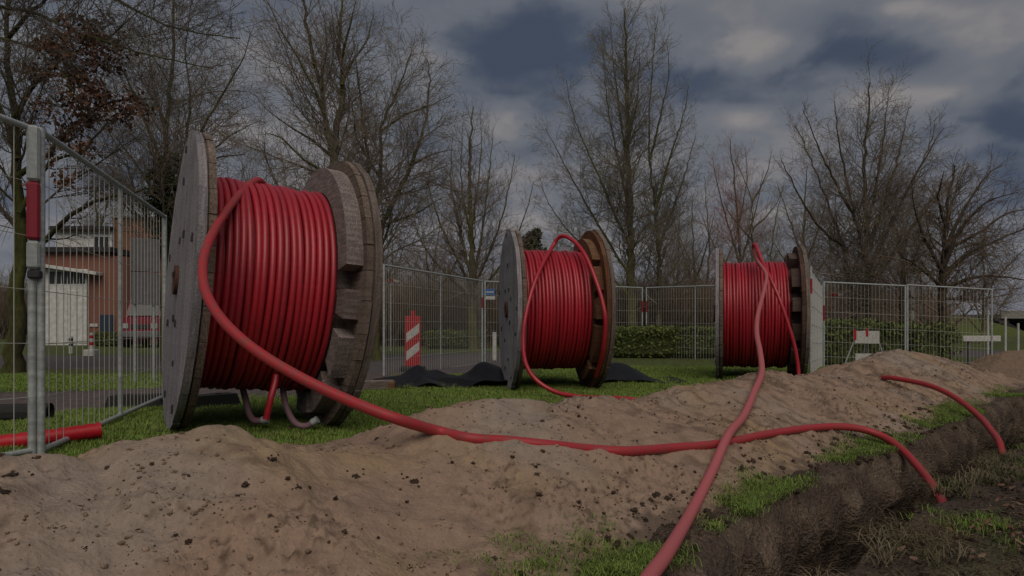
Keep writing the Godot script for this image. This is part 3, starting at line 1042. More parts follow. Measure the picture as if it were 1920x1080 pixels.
	tree("alder_tree", "bare fan-shaped tree between the third drum and the vase-shaped tree", 36.0, [
		[0.2, 0.2, [1512, 640, 1510, 540, 1508, 450, 1510, 370, 1515, 310]],
		[0.1, 1.5, [1510, 500, 1480, 410, 1455, 340]],
		[0.1, -1.5, [1510, 500, 1540, 410, 1555, 340]],
		[0.09, 1.5, [1510, 540, 1460, 470, 1430, 420]],
		[0.09, 1.5, [1510, 540, 1560, 470, 1590, 420]]], {"len": 0.3, "gap1": 0.36, "gap2": 0.26, "twig": Color(0.085, 0.066, 0.056)})
	tree("alder_tree", "bare tree with several thin stems between the tallest tree and the third drum", 34.0, [
		[0.16, 0.2, [1300, 640, 1302, 540, 1300, 450, 1298, 370]],
		[0.09, 1.5, [1300, 540, 1275, 460, 1262, 400]],
		[0.09, -1.5, [1300, 540, 1325, 460, 1340, 400]],
		[0.08, 1.5, [1345, 640, 1350, 520, 1345, 420]],
		[0.08, 1.0, [1255, 640, 1262, 540, 1270, 440]]], {"len": 0.3, "gap1": 0.38, "gap2": 0.26, "twig": Color(0.09, 0.07, 0.058)})
	tree("beech_tree", "wide vase-shaped bare tree behind the right stretch of mesh fence", 22.0, [
		[0.2, 0.2, [1628, 660, 1626, 560, 1625, 480, 1624, 400, 1620, 320, 1626, 230, 1632, 155]],
		[0.13, 1.0, [1604, 660, 1596, 560, 1580, 460, 1555, 390, 1525, 310, 1490, 235]],
		[0.11, -1.0, [1628, 500, 1602, 400, 1582, 310, 1570, 240, 1565, 190]],
		[0.11, 1.0, [1630, 470, 1660, 370, 1685, 290, 1705, 200]],
		[0.11, -1.0, [1632, 500, 1680, 400, 1725, 310, 1770, 240]],
		[0.09, 1.0, [1625, 430, 1650, 310, 1660, 220, 1668, 165]],
		[0.08, -1.0, [1580, 460, 1530, 420, 1490, 350, 1465, 300]],
		[0.08, 1.0, [1640, 520, 1700, 440, 1760, 370, 1800, 320]],
		[0.08, -1.0, [1600, 400, 1560, 330, 1520, 240, 1505, 205]],
		[0.07, 1.0, [1690, 380, 1740, 280, 1755, 220]]], {"len": 0.3, "gap1": 0.27, "moss": Color(0.1, 0.085, 0.055), "bark": Color(0.1, 0.075, 0.06)})
	tree("oak_tree", "bare tree with two leaning stems beside the pale lamp post", 24.0, [
		[0.2, 0.2, [1694, 660, 1692, 560, 1688, 480, 1676, 420, 1650, 370, 1640, 330]],
		[0.11, 0.8, [1688, 480, 1712, 420, 1760, 360, 1800, 310]],
		[0.08, -0.8, [1690, 520, 1735, 470, 1780, 440]],
		[0.08, 1.0, [1735, 660, 1730, 560, 1722, 460, 1728, 400]]], {"len": 0.3, "gap1": 0.32, "moss": Color(0.1, 0.085, 0.055)})
	tree("oak_tree", "low bare tree with wide drooping branches above the round hedge", 18.5, [
		[0.24, 0.2, [1766, 660, 1768, 580, 1768, 500, 1772, 430, 1780, 370, 1790, 310]],
		[0.1, 1.0, [1768, 520, 1810, 480, 1860, 455, 1920, 430, 1980, 420]],
		[0.1, -1.0, [1768, 500, 1800, 430, 1850, 380, 1910, 360]],
		[0.09, 1.0, [1768, 540, 1830, 520, 1890, 520, 1950, 530]],
		[0.09, -1.0, [1768, 510, 1735, 450, 1715, 390, 1710, 340]],
		[0.09, 1.0, [1770, 470, 1810, 390, 1850, 330, 1880, 310]],
		[0.08, -1.0, [1770, 540, 1720, 500, 1680, 470]],
		[0.08, 1.0, [1770, 470, 1830, 440, 1890, 400, 1950, 390]],
		[0.08, -1.0, [1775, 430, 1760, 370, 1770, 320]],
		[0.07, 1.0, [1768, 560, 1840, 560, 1900, 550]]], {"len": 0.34, "gap1": 0.21, "gap2": 0.16, "up": 0.02, "moss": Color(0.095, 0.075, 0.045), "bark": Color(0.09, 0.065, 0.05), "twig": Color(0.07, 0.055, 0.042)})
	tree("hornbeam_tree", "small bare tree low behind the striped beacon", 30.0, [
		[0.14, 0.2, [812, 650, 808, 560, 800, 480, 790, 420]],
		[0.08, 1.0, [808, 560, 770, 500, 740, 440]],
		[0.08, -1.0, [808, 560, 850, 500, 870, 440]],
		[0.07, 1.0, [745, 650, 748, 560, 742, 480]]], {"len": 0.3, "gap1": 0.36, "gap2": 0.26, "twig": Color(0.08, 0.06, 0.05)})
	tree("hornbeam_tree", "bare tree between the oak and the ivy-covered tree, above the brick house", 38.0, [
		[0.2, 0.2, [190, 650, 188, 520, 180, 400, 170, 300]],
		[0.1, 1.0, [188, 500, 140, 400, 110, 330]],
		[0.1, 1.0, [188, 500, 230, 400, 250, 320]],
		[0.09, 1.0, [186, 440, 210, 340, 215, 280]]], {"len": 0.3, "gap1": 0.36, "gap2": 0.26, "twig": Color(0.075, 0.06, 0.05)})
	tree("hornbeam_tree", "bare bushy tree seen over the coil of the big drum", 40.0, [
		[0.2, 0.2, [470, 650, 470, 520, 465, 400, 455, 310]],
		[0.1, 1.0, [470, 520, 430, 420, 405, 340]],
		[0.1, 1.0, [470, 520, 520, 420, 545, 350]],
		[0.09, 1.0, [468, 480, 495, 380, 500, 300]],
		[0.09, 1.0, [560, 650, 562, 520, 570, 420, 580, 350]]], {"len": 0.32, "gap1": 0.34, "gap2": 0.26, "twig": Color(0.085, 0.07, 0.062)})
	# the far tree line
	for q in [[1330, 330, 44, "slender far tree just left of the farthest drum, behind the long hedge"], [1455, 360, 46, "slender far tree rising right behind the coil of the farthest drum"], [1270, 380, 45, "slender far tree right of the tallest tree's second stem"], [1560, 380, 47, "slender far tree behind the white trestle sign"], [1045, 420, 46, "slender far tree above the cable loop of the middle drum"], [820, 400, 46, "slender far tree behind the middle post of the fence by the striped beacon"], [745, 420, 43, "slender far tree directly above the striped beacon"], [1840, 430, 44, "slender far tree above the white guard beam"], [1700, 370, 48, "slender far tree behind the pale lamp post"], [600, 330, 47, "slender far tree seen between the flanges of the big drum"], [960, 420, 47, "slender far tree above the grey flange of the middle drum"], [260, 380, 44, "slender far tree over the roof of the brick house"]]:
		var x: float = q[0]
		var top: float = q[1]
		var m: float = (640.0 + top) / 2.0
		var w: float = (640.0 - top) * 0.3
		tree("alder_tree", q[3], q[2], [
			[0.17, 0.5, [x, 650, x + rng.randf_range(-6, 6), m + 60, x + rng.randf_range(-9, 9), m - 30, x + rng.randf_range(-14, 14), top]],
			[0.09, 1.5, [x, m + 70, x - w * 0.5, m - 20, x - w * rng.randf_range(0.6, 1.0), top + 50]],
			[0.09, -1.5, [x, m + 60, x + w * 0.5, m - 30, x + w * rng.randf_range(0.6, 1.0), top + 40]],
			[0.08, 1.0, [x, m + 90, x - w * 0.8, m + 30, x - w * 1.3, m - 30]],
			[0.08, 1.0, [x, m + 90, x + w * 0.8, m + 20, x + w * 1.3, m - 40]]], {"gap1": 0.42, "gap2": 0.2, "gap3": 0.16, "len": 0.36, "twig": Color(0.1, 0.083, 0.072), "group": "slender trees of the far tree line"})
	# evergreen above the coil of the middle drum
	var ev := thing("evergreen_tree", "dark green conifer showing above the coil of the middle drum", "tree", P(1000, 0, 34.0) * Vector3(1, 0, 1))
	part_rod(ev, "trunk", M.rust, Vector3(0, -0.1, 0), Vector3(0, 4.5, 0), 0.12, 8)
	var cm := MB.new()
	for i in 26:
		var y := lerpf(1.2, 5.5, i / 25.0)
		var w := lerpf(1.9, 0.4, i / 25.0)
		leaf_cloud(cm, Vector3(rng.randfn() * 0.15, y, rng.randfn() * 0.15), Vector3(w, 0.25, w), 200, 0.11, [Color(0.075, 0.08, 0.045), Color(0.09, 0.085, 0.04), Color(0.055, 0.065, 0.035)])
	put("crown", cm.mesh(), M.leaf, ev).set_meta("kind", "stuff")


func background() -> void:
	# far-off brushwood that reads as one mass
	var m := MB.new()
	var o := {"up": 0.12, "gap2": 0.3, "gap3": 0.22, "twig": Color(0.9, 0.9, 0.9), "bark": Color(0.9, 0.9, 0.9)}
	for i in 9:
		limb(m, Vector3(rng.randfn() * 0.35, 0, rng.randfn() * 0.35), Vector3(rng.randfn() * 0.22, 1, rng.randfn() * 0.22).normalized(), rng.randf_range(2.6, 4.2), 0.03, 2, o)
	var mesh := m.mesh()
	var at := []
	var tint := []
	for i in 620:
		var d := rng.randf_range(42.0, 75.0)
		var px := rng.randf_range(-200, 1740)
		var s := rng.randf_range(0.55, 1.15)
		var p := P(px, 0, d)
		at.append(Transform3D(Basis(Vector3.UP, rng.randf() * TAU).scaled(Vector3(s * 1.2, s, s * 1.2)), Vector3(p.x, base_ground(p.x, d) - 0.05, -d)))
		tint.append([Color(0.19, 0.145, 0.11), Color(0.16, 0.13, 0.1), Color(0.22, 0.16, 0.12), Color(0.145, 0.13, 0.09)][rng.randi() % 4])
	stuff("far_undergrowth", mesh, M.twig, at, tint)
	at = []
	tint = []
	for i in 260:
		var d := rng.randf_range(29.0, 40.0)
		var px := [rng.randf_range(690, 940), rng.randf_range(1140, 1360), rng.randf_range(1360, 1740)][rng.randi() % 3] as float
		var s := rng.randf_range(0.4, 0.8)
		var p := P(px, 0, d)
		at.append(Transform3D(Basis(Vector3.UP, rng.randf() * TAU).scaled(Vector3(s * 1.3, s, s * 1.3)), Vector3(p.x, base_ground(p.x, d) - 0.05, -d)))
		tint.append([Color(0.22, 0.155, 0.115), Color(0.18, 0.145, 0.1), Color(0.25, 0.18, 0.13)][rng.randi() % 3])
	stuff("bare_undergrowth", mesh, M.twig, at, tint)
	# a dense far wood closing the view
	var w := MB.new()
	for k in 9000:
		var px := rng.randf_range(-400, 1780)
		var d := rng.randf_range(85.0, 100.0)
		var p := P(px, 0, d)
		var hgt := 3.4 + 1.6 * na.get_noise_1d(p.x * 9.0) + 0.7 * nb.get_noise_1d(p.x * 60.0)
		one_leaf(w, Vector3(p.x, rng.randf_range(0.0, hgt), -d), 0.5, [Color(0.12, 0.098, 0.08), Color(0.1, 0.09, 0.068), Color(0.145, 0.112, 0.088)][k % 3])
	put("far_wood", w.mesh(), M.leaf).set_meta("kind", "stuff")


func hedge(label: String, px0: float, px1: float, d: float, top: float, deep: float, round_ := false) -> void:
	var a := P(px0, top, d)
	var b := P(px1, top, d)
	var gx := (a.x + b.x) / 2.0
	var g := base_ground(gx, d)
	var w := b.x - a.x
	var h := a.y - g
	var t := thing("hedge", label, "hedge", Vector3(gx, g, -d))
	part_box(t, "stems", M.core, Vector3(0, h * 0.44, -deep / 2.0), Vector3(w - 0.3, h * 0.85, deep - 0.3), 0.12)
	var m := MB.new()
	var n := int(w * h * 420.0 + w * deep * 260.0)
	for i in n:
		var q := Vector3(rng.randf_range(-w / 2.0, w / 2.0), 0, -rng.randf() * deep)
		var top_h := h * (0.95 + 0.12 * na.get_noise_2d((q.x + gx) * 60.0, q.z * 60.0))
		if round_:
			top_h *= sqrt(maxf(0.05, 1.0 - pow(absf(q.x) / (w / 2.0), 6.0)))
		if rng.randf() < 0.35:
			q.y = top_h * rng.randf_range(0.9, 1.02)
		else:
			q.y = top_h * sqrt(rng.randf())
			q.z = -deep * (rng.randf() * 0.16) + 0.07 * nb.get_noise_2d(q.x * 90.0, q.y * 90.0)
		one_leaf(m, q, rng.randf_range(0.035, 0.06), [Color(0.09, 0.125, 0.03), Color(0.125, 0.155, 0.042), Color(0.16, 0.17, 0.046), Color(0.07, 0.1, 0.03)][rng.randi() % 4])
	put("foliage", m.mesh(), M.leaf, t).set_meta("kind", "stuff")


func hedges() -> void:
	hedge("long clipped green hedge on the lawn between the middle and the third drum", 1140, 1362, 18.6, 610, 1.1)
	hedge("green hedge behind the mesh fence and the white trestle sign", 1546, 1722, 17.6, 600, 1.2)
	hedge("dark rounded hedge between the lamp post and the white guard beam", 1716, 1806, 17.2, 603, 1.3, true)
	hedge("low dark hedge on the far side of the road left of the middle drum", 792, 912, 26.0, 618, 1.0)
	hedge("low dark hedge along the foot of the brick house", 164, 236, 28.6, 622, 0.7)


# ---------------------------------------------------------------- drums
func disc_boards(parent: Node3D, x0: float, x1: float, big_r: float, width: float, upright: bool, mats: Array) -> void:
	var z := -big_r
	while z < big_r - 0.02:
		var w := minf(width * rng.randf_range(0.85, 1.15), big_r - z)
		if big_r - z - w < 0.07:
			w = big_r - z
		var a := z + 0.0025
		var b := z + w - 0.0025
		var r := big_r + rng.randf_range(-0.012, 0.006)
		var jit := rng.randf_range(-0.003, 0.003)
		var lo := PackedVector3Array()
		var hi := PackedVector3Array()
		for i in 5:
			var q := lerpf(a, b, i / 4.0)
			var e := sqrt(maxf(r * r - q * q, 0.0004))
			if upright:
				lo.append(Vector3(x0 + jit, big_r - e, q))
				hi.append(Vector3(x0 + jit, big_r + e, q))
			else:
				lo.append(Vector3(x0 + jit, big_r + q, -e))
				hi.append(Vector3(x0 + jit, big_r + q, e))
		hi.reverse()
		lo.append_array(hi)
		var m := MB.new()
		m.prism(lo, Vector3(x1 - x0, 0, 0))
		put("board", m.mesh(), mats[rng.randi() % mats.size()], parent)
		z += w


func arc_block(x0: float, x1: float, r0: float, r1: float, a0: float, a1: float, cy: float) -> ArrayMesh:
	var m := MB.new()
	var n := maxi(1, int((a1 - a0) / 6.0))
	var at := func(x: float, r: float, a: float) -> Vector3: return Vector3(x, cy + r * sin(deg_to_rad(a)), r * cos(deg_to_rad(a)))
	var dirv := func(a: float) -> Vector3: return Vector3(0, sin(deg_to_rad(a)), cos(deg_to_rad(a)))
	for i in n:
		var p := lerpf(a0, a1, i / float(n))
		var q := lerpf(a0, a1, (i + 1.0) / n)
		var mid := (p + q) / 2.0
		m.poly(PackedVector3Array([at.call(x0, r0, p), at.call(x0, r1, p), at.call(x0, r1, q), at.call(x0, r0, q)]), Vector3.LEFT)
		m.poly(PackedVector3Array([at.call(x1, r0, p), at.call(x1, r1, p), at.call(x1, r1, q), at.call(x1, r0, q)]), Vector3.RIGHT)
		m.poly(PackedVector3Array([at.call(x0, r1, p), at.call(x1, r1, p), at.call(x1, r1, q), at.call(x0, r1, q)]), dirv.call(mid))
		m.poly(PackedVector3Array([at.call(x0, r0, p), at.call(x1, r0, p), at.call(x1, r0, q), at.call(x0, r0, q)]), -dirv.call(mid))
	for e in [[a0, -1.0], [a1, 1.0]]:
		var a: float = e[0]
		m.poly(PackedVector3Array([at.call(x0, r0, a), at.call(x1, r0, a), at.call(x1, r1, a), at.call(x0, r1, a)]), Vector3(0, cos(deg_to_rad(a)), -sin(deg_to_rad(a))) * e[1])
	return m.mesh()


func drum(label: String, at: Vector3, turn: float, tilt: float, w: float, big_r: float, coil_r: float, turns: int, ring_w: float, blocks: Array, inner: Array, block_mats: Array) -> Node3D:
	var t := thing("cable_drum", label, "cable drum", at)
	t.basis = Basis(Vector3.UP, turn) * Basis(Vector3(0, 0, 1), tilt)
	var xl := -w / 2.0
	var xr := w / 2.0
	for side in 2:
		var x := xl if side == 0 else xr
		var s := 1.0 if side == 0 else -1.0
		var fm := MB.new()
		var ring := PackedVector3Array()
		for i in 48:
			ring.append(Vector3(x + s * 0.05, big_r + (big_r - 0.03) * sin(TAU * i / 48.0), (big_r - 0.03) * cos(TAU * i / 48.0)))
		fm.prism(ring, Vector3(s * 0.025, 0, 0))
		var fl := put("flange", fm.mesh(), M.board_in[2], t)
		disc_boards(fl, x, x + s * 0.055, big_r, 0.2, true, M.board if side == 0 else M.board_brown)
		disc_boards(fl, x + s * 0.07, x + s * 0.12, big_r - 0.004, 0.22, side == 1 and inner == M.board_orange, inner if side == 1 else M.board_in)
		if side == 0:
			# staples and cracks in the weathered face, and the iron bush of the axle hole
			for ring_r in [0.42, 0.7, 0.98]:
				for k in 9:
					var a := TAU * (k + 0.5 * rng.randf()) / 9.0
					if rng.randf() < 0.45:
						continue
					var rj: float = ring_r + rng.randf_range(-0.14, 0.14)
					var y0: float = big_r + rj * sin(a)
					var z0: float = rj * cos(a)
					part_box(fl, "staple", M.iron, Vector3(x - 0.005, y0, z0), Vector3(0.012, 0.008, 0.04), 0.002)
					for q in [-0.017, 0.017]:
						part_box(fl, "staple", M.iron, Vector3(x - 0.006, y0 + rng.randf_range(-0.01, 0.01), z0 + q), Vector3(0.014, rng.randf_range(0.04, 0.065), 0.008), 0.002)
			var hm := MB.new()
			for i in 28:
				var a := TAU * i / 28.0
				var b := TAU * (i + 1) / 28.0
				var ya := Vector3(0, sin(a), cos(a))
				var yb := Vector3(0, sin(b), cos(b))
				var c := Vector3(x, big_r, 0)
				var off := Vector3(-0.03, 0, 0)
				hm.poly(PackedVector3Array([c + off + ya * 0.07, c + off + ya * 0.12, c + off + yb * 0.12, c + off + yb * 0.07]), Vector3.LEFT)
				hm.poly(PackedVector3Array([c + ya * 0.12, c + off + ya * 0.12, c + off + yb * 0.12, c + yb * 0.12]), (ya + yb).normalized())
				hm.poly(PackedVector3Array([c + ya * 0.07, c + off + ya * 0.07, c + off + yb * 0.07, c + yb * 0.07]), -(ya + yb).normalized())
			put("axle_bush", hm.mesh(), M.rust, fl)
	# lagging blocks round the far end of the winding
	var bi := 0
	for b in blocks:
		put("block", arc_block(xr - 0.12 - ring_w + b[2], xr - 0.118, b[3], b[4], b[0], b[1], big_r), block_mats[bi % block_mats.size()], t)
		bi += 1
	var em := MB.new()
	em.rod(Vector3(xr - 0.12 - ring_w, big_r, 0), Vector3(xr - 0.119, big_r, 0), coil_r - 0.06, 48)
	put("drum_end", em.mesh(), block_mats[1], t)
	# winding: an inner layer and, over it, each turn of the outer layer
	var run := w - 0.24 - ring_w
	var pitch := run / turns
	var r := pitch * 0.495
	var cm := MB.new()
	cm.rod(Vector3(xl + 0.118, big_r, 0), Vector3(xr - 0.12 - ring_w, big_r, 0), coil_r - r * 2.9, 48)
	var core := put("winding", cm.mesh(), M.cable, t)
	for k in turns:
		var p := PackedVector3Array()
		var rr := PackedFloat32Array()
		var wob := rng.randf() * TAU
		var lift := rng.randf_range(-0.012, 0.009)
		for i in 73:
			var a := TAU * i / 72.0
			var f := i / 72.0
			# the sheath steps over to the next turn at the back of the drum
			var x := xl + 0.12 + pitch * (k + 0.5 + ss(0.0, 0.15, f) * 0.5 + ss(0.85, 1.0, f) * 0.5 - 0.5) + 0.007 * sin(a * 2.0 + wob)
			x = clampf(x, xl + 0.12 + r, xr - 0.12 - ring_w - r)
			var rad := coil_r - r + lift + 0.005 * sin(a * 3.0 + wob)
			p.append(Vector3(x, big_r - rad * sin(a + 0.3), -rad * cos(a + 0.3)))
			rr.append(r)
		var m := MB.new()
		m.tube(p, rr, 12)
		put("cable_turn", m.mesh(), M.turn[rng.randi() % 3], core)
	return t


func drums() -> void:
	var big := [[9.0, 118.0, 0.0, 0.88, 1.09], [-13.0, -1.0, 0.004, 0.88, 1.08], [-41.0, -21.0, 0.006, 0.88, 1.07], [-70.0, -49.0, 0.0, 0.88, 1.09], [-99.0, -79.0, 0.008, 0.88, 1.06], [124.0, 200.0, 0.006, 0.9, 1.07]]
	drum("largest and nearest wooden cable drum, its weathered grey face beside the mesh fence", Vector3(-2.215, 0.075, -5.756), deg_to_rad(31.1), deg_to_rad(-3.9), 1.29, 1.19, 0.87, 18, 0.13, big, M.board_in, M.block)
	var mid := [[40.0, 112.0, 0.01, 0.9, 1.06], [14.0, 34.0, 0.01, 0.9, 1.04], [-8.0, 8.0, 0.01, 0.89, 1.05], [-46.0, -14.0, 0.01, 0.89, 1.04], [-84.0, -54.0, 0.01, 0.89, 1.05], [120.0, 190.0, 0.01, 0.9, 1.05]]
	drum("middle wooden cable drum with orange-brown inner flange and a cable loop standing over its coil", Vector3(0.582, -0.024, -10.12), deg_to_rad(7.5), 0.0, 1.32, 1.19, 0.885, 19, 0.12, mid, M.board_orange, M.block_orange)
	var last := [[60.0, 84.0, 0.01, 0.88, 1.06], [24.0, 44.0, 0.01, 0.88, 1.06], [2.0, 14.0, 0.01, 0.88, 1.06], [-24.0, -10.0, 0.01, 0.88, 1.06], [-50.0, -34.0, 0.01, 0.88, 1.06], [-80.0, -62.0, 0.01, 0.88, 1.06], [100.0, 124.0, 0.01, 0.88, 1.06]]
	drum("farthest wooden cable drum, seen edge-on beside the stack-like mesh panel, with dark blocks", Vector3(4.31, -0.062, -11.87), deg_to_rad(-16.8), 0.0, 1.42, 1.18, 0.925, 21, 0.14, last, M.board_dark, M.block_dark)


# ---------------------------------------------------------------- loose cables
func cables() -> void:
	var r := 0.029
	var lay := func(px: float, py: float) -> Vector3: return on_surface(px, py, 0.6 * r)
	# from the big drum over the bank into the trench
	var a := []
	for q in [[500, 352, 5.95], [484, 338, 5.72], [464, 350, 5.45], [441, 374, 5.08], [420, 402, 4.74], [401, 434, 4.45], [386, 470, 4.25], [380, 505, 4.1], [386, 548, 3.95], [415, 598, 3.78], [470, 650, 3.66], [545, 698, 3.56], [640, 745, 3.48], [740, 784, 3.42]]:
		a.append(P(q[0], q[1], q[2]))
	for q in [[820, 808], [880, 822]]:
		a.append(lay.call(q[0], q[1]))
	for q in [[950, 827], [1030, 835], [1110, 843]]:
		a.append(on_surface(q[0], q[1], -0.3 * r))
	for q in [[1180, 846], [1260, 840], [1350, 832], [1450, 812]]:
		a.append(lay.call(q[0], q[1]))
	for q in [[1540, 801, 5.35], [1600, 802, 5.45], [1650, 816, 5.4], [1690, 842, 5.2], [1725, 880, 4.9], [1752, 915, 4.55], [1768, 945, 4.25], [1780, 1000, 4.0]]:
		a.append(P(q[0], q[1], q[2]))
	var o: Vector3 = a[0]
	var m := MB.new()
	cable(m, a, r, o)
	var c := put("red_cable", m.mesh(), M.muddy)
	c.position = o
	tag(c, "red cable swooping off the big near drum, over the sand and down into the trench", "cable")
	# from the third drum down past the camera
	var b := []
	for q in [[1414, 470, 11.3], [1422, 490, 11.05], [1437, 516, 10.6], [1431, 550, 9.8], [1421, 590, 8.8], [1419, 625, 7.9], [1425, 660, 7.15], [1428, 698, 6.4], [1414, 735, 5.7], [1394, 780, 5.05]]:
		b.append(P(q[0], q[1], q[2]))
	b.append(lay.call(1366, 832) + Vector3(0, 0.06, 0))
	for q in [[1335, 888], [1296, 966]]:
		b.append(lay.call(q[0], q[1]) + Vector3(0, 0.015, 0))
	b.append(P(1252, 1035, 2.66))
	b.append(P(1212, 1090, 2.32))
	b.append(P(1150, 1190, 1.9))
	b.append(P(1080, 1320, 1.5))
	o = b[0]
	m = MB.new()
	cable(m, b, r, o)
	c = put("red_cable", m.mesh(), M.dusty)
	c.position = o
	tag(c, "faded red cable hanging off the farthest drum and running across the sand to the turf", "cable")
	# out of the sand into the trench on the right
	var e := []
	for q in [[1655, 708, 8.2], [1676, 709, 8.05], [1740, 722, 7.65], [1790, 745, 7.25], [1835, 780, 6.75], [1862, 812, 6.3], [1874, 830, 6.05], [1882, 860, 5.9]]:
		e.append(P(q[0], q[1], q[2]))
	o = e[0]
	m = MB.new()
	cable(m, e, r, o)
	c = put("red_cable", m.mesh(), M.muddy)
	c.position = o
	tag(c, "short red cable arching out of the sand heap into the far end of the trench", "cable")
	# loop on the middle drum
	var g := []
	for q in [[1118, 705, 9.5], [1130, 660, 9.15], [1135, 605, 9.0], [1130, 568, 9.02], [1117, 525, 9.12], [1099, 482, 9.35], [1080, 456, 9.6], [1060, 443, 9.75], [1046, 447, 9.85], [1034, 466, 9.8], [1014, 502, 9.25], [997, 546, 8.98], [985, 596, 8.85], [981, 640, 8.8], [986, 682, 8.75], [1006, 713, 8.7], [1042, 735, 8.6], [1088, 744, 8.4], [1135, 746, 8.1], [1185, 749, 7.9], [1225, 757, 7.8]]:
		g.append(P(q[0], q[1], q[2]))
	o = g[0]
	m = MB.new()
	cable(m, g, r, o)
	c = put("red_cable", m.mesh(), M.cable)
	c.position = o
	tag(c, "red cable looping above the middle drum and trailing over the grass behind the sand", "cable")
	# strand across the coil of the third drum
	var h := []
	for q in [[1424, 498, 11.2], [1413, 462, 11.35], [1418, 462, 11.2], [1430, 492, 10.95], [1446, 525, 10.6], [1463, 565, 10.42], [1480, 615, 10.36], [1491, 655, 10.36], [1497, 695, 10.36], [1498, 730, 10.3]]:
		h.append(P(q[0], q[1], q[2]))
	o = h[0]
	m = MB.new()
	cable(m, h, r, o)
	c = put("red_cable", m.mesh(), M.cable)
	c.position = o
	tag(c, "thin red cable slanting across the coil of the farthest drum down to the sand", "cable")
	# ends hanging below the big drum
	var under := [[[[455, 728, 5.7], [462, 755, 5.6], [468, 778, 5.55], [478, 789, 5.5], [492, 788, 5.5]], "mauve", "mauve cable end bent under the big drum, nearer the grey flange"], [[[530, 722, 5.75], [534, 752, 5.65], [543, 778, 5.6], [556, 795, 5.55], [574, 799, 5.55], [586, 792, 5.55]], "mauve", "mauve cable end with steel cap curling on the grass under the big drum"], [[[518, 690, 5.4], [516, 715, 5.35], [508, 745, 5.3], [499, 786, 5.3]], "cable", "short red cable end hanging straight down below the coil of the big drum"]]
	for u in under:
		var pts := []
		for q in u[0]:
			pts.append(P(q[0], q[1], q[2]))
		var t := thing("cable_end", u[2], "cable", pts[-1])
		m = MB.new()
		cable(m, pts, 0.026, pts[-1])
		put("sheath", m.mesh(), M[u[1]], t)
		if u[1] == "mauve":
			var dirn: Vector3 = (pts[-1] - pts[-2]).normalized()
			part_rod(t, "end_cap", M.zinc, dirn * -0.005, dirn * 0.05, 0.031, 14)
	# knotted rope on the far flange
	var rope := thing("rope", "pink knotted rope hanging on the rear flange of the big drum", "rope", P(680, 712, 5.35))
	var rp := []
	for q in [[690, 580, 5.42], [684, 590, 5.4], [683, 620, 5.38], [681, 640, 5.37], [681, 670, 5.36], [679, 700, 5.35], [679, 712, 5.35]]:
		rp.append(P(q[0], q[1], q[2]))
	m = MB.new()
	cable(m, rp, 0.011, rope.position, 8)
	put("strand", m.mesh(), M.rope, rope)
	for y in [634, 668, 680, 692, 704]:
		var km := SphereMesh.new()
		km.radius = 0.021
		km.height = 0.05
		km.radial_segments = 12
		km.rings = 8
		var kn := put("knot", km, M.rope, rope)
		kn.position = P(680 - (y - 660) * 0.02, y, 5.35) - rope.position
	# big red duct on the grass behind the fence corner
	var dm := MB.new()
	var dp := [P(-330, 850, 4.35), P(-120, 842, 4.42), P(0, 831, 4.5), P(100, 819, 4.62), P(190, 806, 4.78)]
	var duct := thing("red_duct", "thick bright red ribbed duct lying on the grass behind the corner fence post", "duct", dp[-1])
	var dd := smooth_path(dp, 0.02)
	var dr := PackedFloat32Array()
	for i in dd.size():
		dd[i] = dd[i] - dp[-1]
		dr.append(0.056 if i % 4 < 2 else 0.051)
	dm.tube(dd, dr, 18)
	put("pipe", dm.mesh(), M.pipe, duct)


# ---------------------------------------------------------------- mesh fence panels
func panel(label: String, a: Vector3, b: Vector3, hgt: float, step: float, fine := true, mids := 1, bands := [], post_r := 0.021) -> Node3D:
	var t := thing("mesh_fence", label, "fence", a, 0.0, "steel mesh site fence panels")
	var flat := Vector3(b.x - a.x, 0, b.z - a.z)
	var length := flat.length()
	t.rotation.y = atan2(-flat.z, flat.x)
	var rise := b.y - a.y
	var at := func(x: float, y: float) -> Vector3: return Vector3(x, y + rise * x / length, 0)
	for x in [0.0, length]:
		part_rod(t, "post", M.zinc, at.call(x, -0.06), at.call(x, hgt + 0.02), post_r, 16)
	for i in mids:
		var x := length * (i + 1.0) / (mids + 1.0)
		part_rod(t, "middle_post", M.zinc, at.call(x, 0.0), at.call(x, hgt - 0.02), post_r * 0.65, 10)
	for y in [0.0, hgt]:
		part_rod(t, "rail", M.zinc, at.call(0.0, y), at.call(length, y), post_r * 0.85, 12)
	var rows := 6
	for i in range(1, rows):
		var y := hgt * i / rows
		part_rod(t, "cross_wire", M.wire, at.call(0.0, y) + Vector3(0, 0, 0.006), at.call(length, y) + Vector3(0, 0, 0.006), 0.0026, 5)
	var n := int(length / step)
	var wm := MB.new()
	wm.rod(Vector3(0, 0, 0), Vector3(0, hgt, 0), 0.0028 if fine else 0.0034, 5)
	var wire_mesh := wm.mesh()
	for i in range(1, n):
		var w := put("wire", wire_mesh, M.wire, t)
		w.position = at.call(length * i / n, 0.0)
	for q in bands:
		part_rod(t, q[0], M[q[1]], at.call(q[2], q[3]), at.call(q[2], q[4]), post_r * 1.08, 16)
	return t


